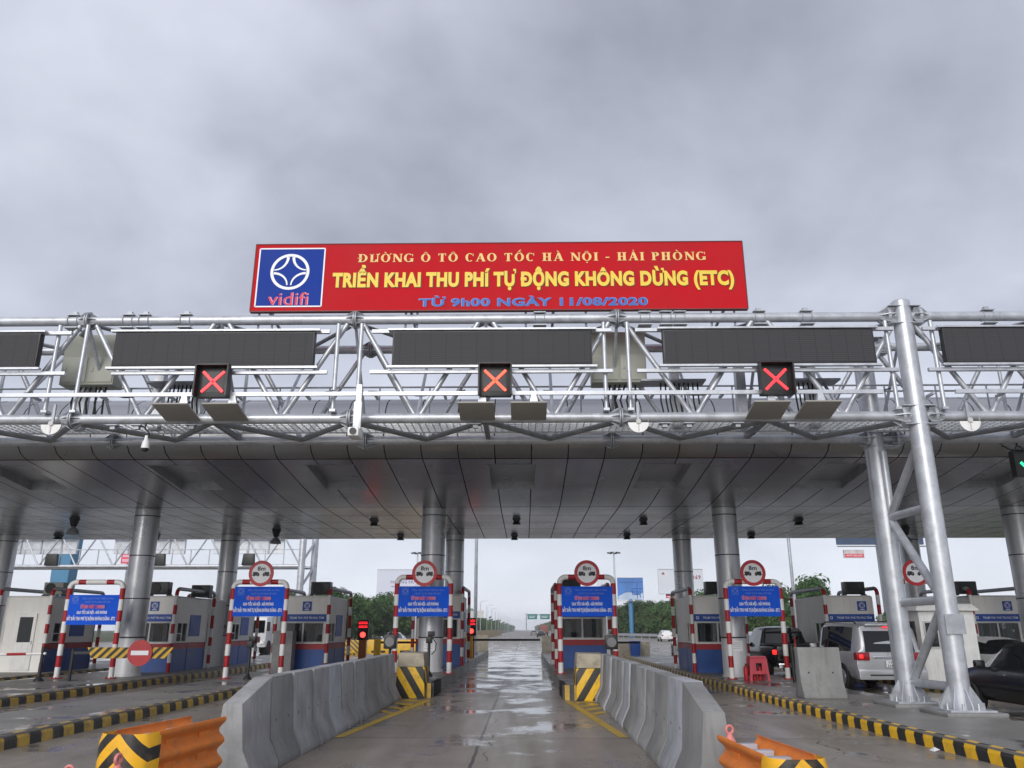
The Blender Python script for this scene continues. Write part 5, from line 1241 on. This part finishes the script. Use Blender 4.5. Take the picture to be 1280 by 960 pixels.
# overhead direction signs far ahead
t = thing('direction_gantry', 'far overhead gantry with two green direction signs', 'gantry', (0,330,0))
MB().tube((.6,0,0),(.6,0,8.),.2,8).build('post', GALV2, t); MB().tube((12,0,0),(12,0,8.),.2,8).build('post', GALV2, t)
MB().box(.6,12,-.15,.15,7.0,7.6).build('beam', GALV2, t)
for x in (3.0,8.): 
    o = MB().box(x-1.9,x+1.9,-.35,-.2,5.6,7.6).build('sign_panel', pm('direction_green',(.01,.16,.14),.5), t)
    MB().box(x-1.4,x+1.2,-.37,-.355,6.7,6.85).box(x-1.4,x+.8,-.37,-.355,6.2,6.35).build('print', PRINTW, o)
t = thing('road_sign_panel', 'grey road sign on two thin posts beside the far street lamps', 'sign', (-12.6,215,0)); MB().box(-2.,2.,0,.1,4.6,6.4).build('panel', GREYP, t)
for x in (-1.2,1.2): MB().tube((x,.15,0),(x,.15,6.),.08,8).build('post', GALV2, t)

# gantry over the opposite lanes, behind the canopy
g2 = thing('rear_gantry', 'galvanised truss gantry behind the canopy at the left, seen from its back', 'gantry', (0,0,0))
yb = 57.; A, B = -50., -15.7
for y in (yb, yb+1.8):
    for z in (8.1,5.95): MB().tube((A,y,z),(B+.3,y,z),.11,10).build('chord', GALV, g2)
nn = 26
for y in (yb,):
    for k in range(nn):
        xa = A+(B-A)*k/nn; xb = A+(B-A)*(k+1)/nn; za, zb_ = (8.1,5.95) if k % 2 else (5.95,8.1)
        MB().tube((xa,y,za),(xb,y,zb_),.06,8).build('diagonal_brace', GALV, g2)
MB().box(A,B,yb+.3,yb+1.5,6.0,6.05).build('walkway', GALV2, g2)
m = MB()
for k in range(nn): m.box(A+k*1.32,A+k*1.32+.06,yb+.2,yb+.26,6.05,7.1)
m.box(A,B,yb+.2,yb+.25,7.08,7.14); m.build('hand_rail', GALV2, g2)
for (x, y) in ((-15.6,yb),(-15.2,yb+1.8)): MB().tube((x,y,0),(x,y,8.5),.24,16).build('leg', GALV, g2)
for k in range(4): MB().tube((-15.6,yb,.8+1.8*k),(-15.2,yb+1.8,2.4+1.8*k),.09,8).build('leg_brace', GALV, g2)
for i, x in enumerate((-43.,-35.5,-27.5,-20.2)):
    t = thing('screen_back', 'grey back of a message screen on the rear gantry, '+['leftmost','second from left','third from left','rightmost'][i], 'screen', (x,yb+2.2,7.0), 0, 'screen backs on the rear gantry')
    MB().box(-2.6,2.6,0,.25,0,1.5).build('housing', GALV, t)
    for d in (-1.5,0,1.5): MB().box(d-.05,d+.05,-.06,0,.0,1.5).build('rib', GALV2, t)
for i, x in enumerate((-41.,-33.2,-25.6,-19.3)):
    t = thing('signal_back', 'dark back of a lane signal on the rear gantry, '+['leftmost','second from left','third from left','rightmost'][i], 'lane signal', (x,yb-.3,6.4), 0, 'lane signal backs on the rear gantry')
    MB().prism([(-.45,-.4),(.45,-.4),(.38,.4),(-.38,.4)], 'xz', 0, .3).build('housing', BLK, t, bevel=.05); MB().box(-.1,.1,.3,.5,-.1,.1).build('bracket', GALV2, t)
t = thing('red_plate', 'small red and white plate seen through the rear gantry', 'sign', (-34.3,70,7.15)); MB().box(-.55,.55,0,.06,0,.85).build('panel', PRINTR, t)
MB().flat([(-.45,.12),(.45,.12),(.45,.4),(-.45,.4)], -.006).flat([(-.45,.52),(.45,.52),(.45,.75),(-.45,.75)], -.006).build('print', PINKL, t); MB().tube((0,.1,-7.15),(0,.1,.2),.06,8).build('post', GALV2, t)

# ------------------------------------------------------------------ trees
def make_tree(seed, mat, H=7.5, Wd=3.3, leaves=3200, ls=.23):
    rnd = random.Random(seed); tr = MB(); trunk_h = H*.42
    tr.path([(0,0,0),(.1,.05,trunk_h*.5),(.05,-.1,trunk_h),(0,0,H*.7)], .17, 7, r2=.05)
    cl = []
    for k in range(22):
        a = rnd.uniform(0,2*PI); q = rnd.random()**.6; z = H*(.12+.76*rnd.random()); lim = math.sin(PI*min(1,max(0,(z/H+.05)/1.08)))**.6
        c = (Wd*.62*q*lim*math.cos(a), Wd*.62*q*lim*math.sin(a), z); cl.append((c, rnd.uniform(.75,1.35)*Wd*.30))
        if k < 7: tr.path([(0,0,trunk_h*rnd.uniform(.6,1.2)),(c[0]*.5,c[1]*.5,z*.8),c], .07, 5, r2=.02)
    lf = MB()
    for k in range(leaves):
        c, r_ = cl[rnd.randrange(len(cl))]
        u = Vector((rnd.gauss(0,1),rnd.gauss(0,1),rnd.gauss(0,1)*.8)); u.normalize(); d = r_*(rnd.random()**.35)
        p = Vector(c)+u*d
        nrm = (u+Vector((rnd.gauss(0,.5),rnd.gauss(0,.5),rnd.gauss(.35,.5)))).normalized()
        t_ = nrm.orthogonal().normalized(); b_ = nrm.cross(t_); s = ls*rnd.uniform(.6,1.3)
        an = rnd.uniform(0,2*PI); t_, b_ = t_*math.cos(an)+b_*math.sin(an), b_*math.cos(an)-t_*math.sin(an)
        lf.add([p-t_*s, p-b_*s*.55, p+t_*s, p+b_*s*.55], [(0,1,2,3)])
    return tr, lf
protos = []
for sd, mt, H in ((1,LEAF,7.6),(2,LEAF2,7.0),(3,LEAF,8.4),(4,LEAF2,6.4),(5,LEAF,7.2)):
    t = thing('tree', 'bushy green tree', 'tree', (0,0,0), 0, 'trees')
    tr, lf = make_tree(sd, mt, H); tr.build('trunk', BARK, t); lf.build('crown', mt, t, smooth=False)
    protos.append([t, False])
def put_tree(x, y, label, group, s=1.):
    k = random.randrange(5); p = protos[k]
    if not p[1]:
        p[1] = True; t = p[0]; t.location = (x,y,-.05); t.rotation_euler.z = random.uniform(0,6); t.scale = (s,s,s)
    else: t = dup(p[0], (x,y,-.05), random.uniform(0,6), scale=s)
    t['label'] = label; t['group'] = group
y = 112.
while y < 330:
    fx = 33+max(0,(150-y))*.05 - max(0,min(1,(y-150)/150))*14
    put_tree(fx+random.uniform(-1.2,1.2), y, 'bushy green tree of the dense row right of the highway', 'trees along the right of the highway', random.uniform(.85,1.1))
    if random.random() < .7: put_tree(fx+5+random.uniform(-1.5,1.5), y+1.5, 'bushy green tree of the dense row right of the highway', 'trees along the right of the highway', random.uniform(.95,1.25))
    y += random.uniform(2.8,3.8)*(1+max(0,y-150)/260)
y = 122.
while y < 360:
    fx = -33+max(0,min(1,(y-90)/220))*13
    put_tree(fx+random.uniform(-1.2,1.2), y, 'bushy green tree of the dense row left of the highway', 'trees along the left of the highway', random.uniform(.85,1.12))
    if random.random() < .7: put_tree(fx-5+random.uniform(-1.5,1.5), y+1.5, 'bushy green tree of the dense row left of the highway', 'trees along the left of the highway', random.uniform(.95,1.25))
    y += random.uniform(2.8,3.8)*(1+max(0,y-150)/260)
for x, y, s in ((36,101,.82),(41,104,.75),(45,103,.8),(50,107,.72),(58,108,.8),(63,110,.82),(69,108,.78),(33.5,106,.85),(38,112,.9),(75,112,.75)):
    put_tree(x, y, 'bushy tree behind the booths at the right', 'trees behind the right booths', s*.82)
for x, y, s in ((-66,104,.75),(-60,108,.7),(-47,100,.62),(-40,98,.7)):
    put_tree(x, y, 'bushy tree behind the booths at the left', 'trees behind the left booths', s)
# far wood, one mass
m = MB(); rnd = random.Random(9)
for k in range(9000):
    y = 340+rnd.random()**1.6*1300; sgn = rnd.choice((-1,1)); x = sgn*(19+rnd.random()*26) + (0 if sgn < 0 else 0)
    h = (6.2+1.6*math.sin(y*.11+sgn)+1.1*math.sin(y*.041+x*.3))*(rnd.random()**.45)
    p = Vector((x,y,h+.2)); s = rnd.uniform(.5,1.1)*(1+y/1500)
    n_ = Vector((rnd.gauss(0,.6),-1+rnd.gauss(0,.5),rnd.gauss(.5,.5))).normalized(); t_ = n_.orthogonal().normalized(); b_ = n_.cross(t_)
    m.add([p-t_*s,p-b_*s*.6,p+t_*s,p+b_*s*.6], [(0,1,2,3)])
o = m.build('far_wood', LEAF, smooth=False); tag(o, 'far wood along both sides of the highway down to the horizon', 'wood', kind='stuff')

# the damp air over the highway
hm = MB().box(-690,690,-58,2200,-1.2,24.); hz_ = hm.build('haze', GRASS, smooth=False); hz_.data.materials.clear()
hmt = bpy.data.materials.new('damp_air'); hmt.use_nodes = True; hn = hmt.node_tree; hn.nodes.remove(hn.nodes['Principled BSDF'])
pv = hn.nodes.new('ShaderNodeVolumePrincipled'); pv.inputs['Color'].default_value = (.92,.94,.98,1); pv.inputs['Density'].default_value = .00036; pv.inputs['Anisotropy'].default_value = .2
hn.links.new(pv.outputs[0], hn.nodes['Material Output'].inputs['Volume']); hz_.data.materials.append(hmt)
tag(hz_, 'thin grey haze of damp air over the whole highway', 'haze', kind='stuff')

# ------------------------------------------------------------------ sky, light, camera
w = bpy.data.worlds.new('World'); SC.world = w; w.use_nodes = True
nt = w.node_tree; bg = nt.nodes['Background']
class WN(NT):
    def __init__(s): s.t = nt
q = WN()
sky = q.n('ShaderNodeTexSky', _sky_type='NISHITA', _sun_disc=False); SE, SR = R(24), R(195)
sky.sun_elevation = SE; sky.sun_rotation = SR
tc = q.n('ShaderNodeTexCoord').outputs['Generated']; x, y, z = q.sep(tc)
zz = q.math('ADD', q.math('MAXIMUM', z, 0.), .42)
cv = q.n('ShaderNodeCombineXYZ'); q.set(cv.inputs[0], q.math('DIVIDE', x, zz)); q.set(cv.inputs[1], q.math('DIVIDE', y, zz)); cv.inputs[2].default_value = 2.2
n1 = q.noise(q.scale(cv.outputs[0], (1.35,1.5,1.)), 1.0, 5., .48, .3); n2 = q.noise(cv.outputs[0], 5.5, 5., .55, .3)
cl = q.math('ADD', q.math('MULTIPLY', n1, .86), q.math('MULTIPLY', n2, .14))
grey = q.mix(q.rng(cl,.39,.62), (2.1,2.2,2.74), (5.0,5.18,6.0))
hz = q.math('POWER', q.math('SUBTRACT', 1., q.math('MAXIMUM', z, 0.), clamp=True), 3.2)
grey = q.mix(q.math('MULTIPLY', hz, .75), grey, (6.5,6.85,7.6))
full = q.mix(.07, grey, sky.outputs[0])
q.set(bg.inputs[0], full); bg.inputs[1].default_value = .10
sun = bpy.data.lights.new('sun', 'SUN'); sun.energy = 1.4; sun.angle = R(38); sun.color = (1.,.97,.93)
so = bpy.data.objects.new('sun', sun); C.objects.link(so)
# the veiled sun stands behind the viewer, a little to the left
az = SR; d = Vector((math.sin(az)*math.cos(SE), math.cos(az)*math.cos(SE), math.sin(SE)))
so.rotation_euler = d.to_track_quat('Z','Y').to_euler(); so.location = (0,-10,40)
cam = bpy.data.cameras.new('camera'); co = bpy.data.objects.new('camera', cam); C.objects.link(co)
co.location = (0,0,1.7); co.rotation_euler = (R(90+17.0665),0,R(.8763)); cam.sensor_width = 36; cam.lens = 36*1000/1280; cam.clip_end = 6000; cam.clip_start = .05
SC.camera = co
vs = SC.view_settings; vs.view_transform = 'Standard'; vs.look = 'None'; vs.exposure = .6; vs.gamma = 1; vs.use_curve_mapping = False
SC.cycles.use_denoising = True
try: SC.cycles.denoiser = 'OPENIMAGEDENOISE'
except Exception: pass
SC.cycles.max_bounces = 8; SC.cycles.diffuse_bounces = 4; SC.cycles.glossy_bounces = 4; SC.cycles.transparent_max_bounces = 12
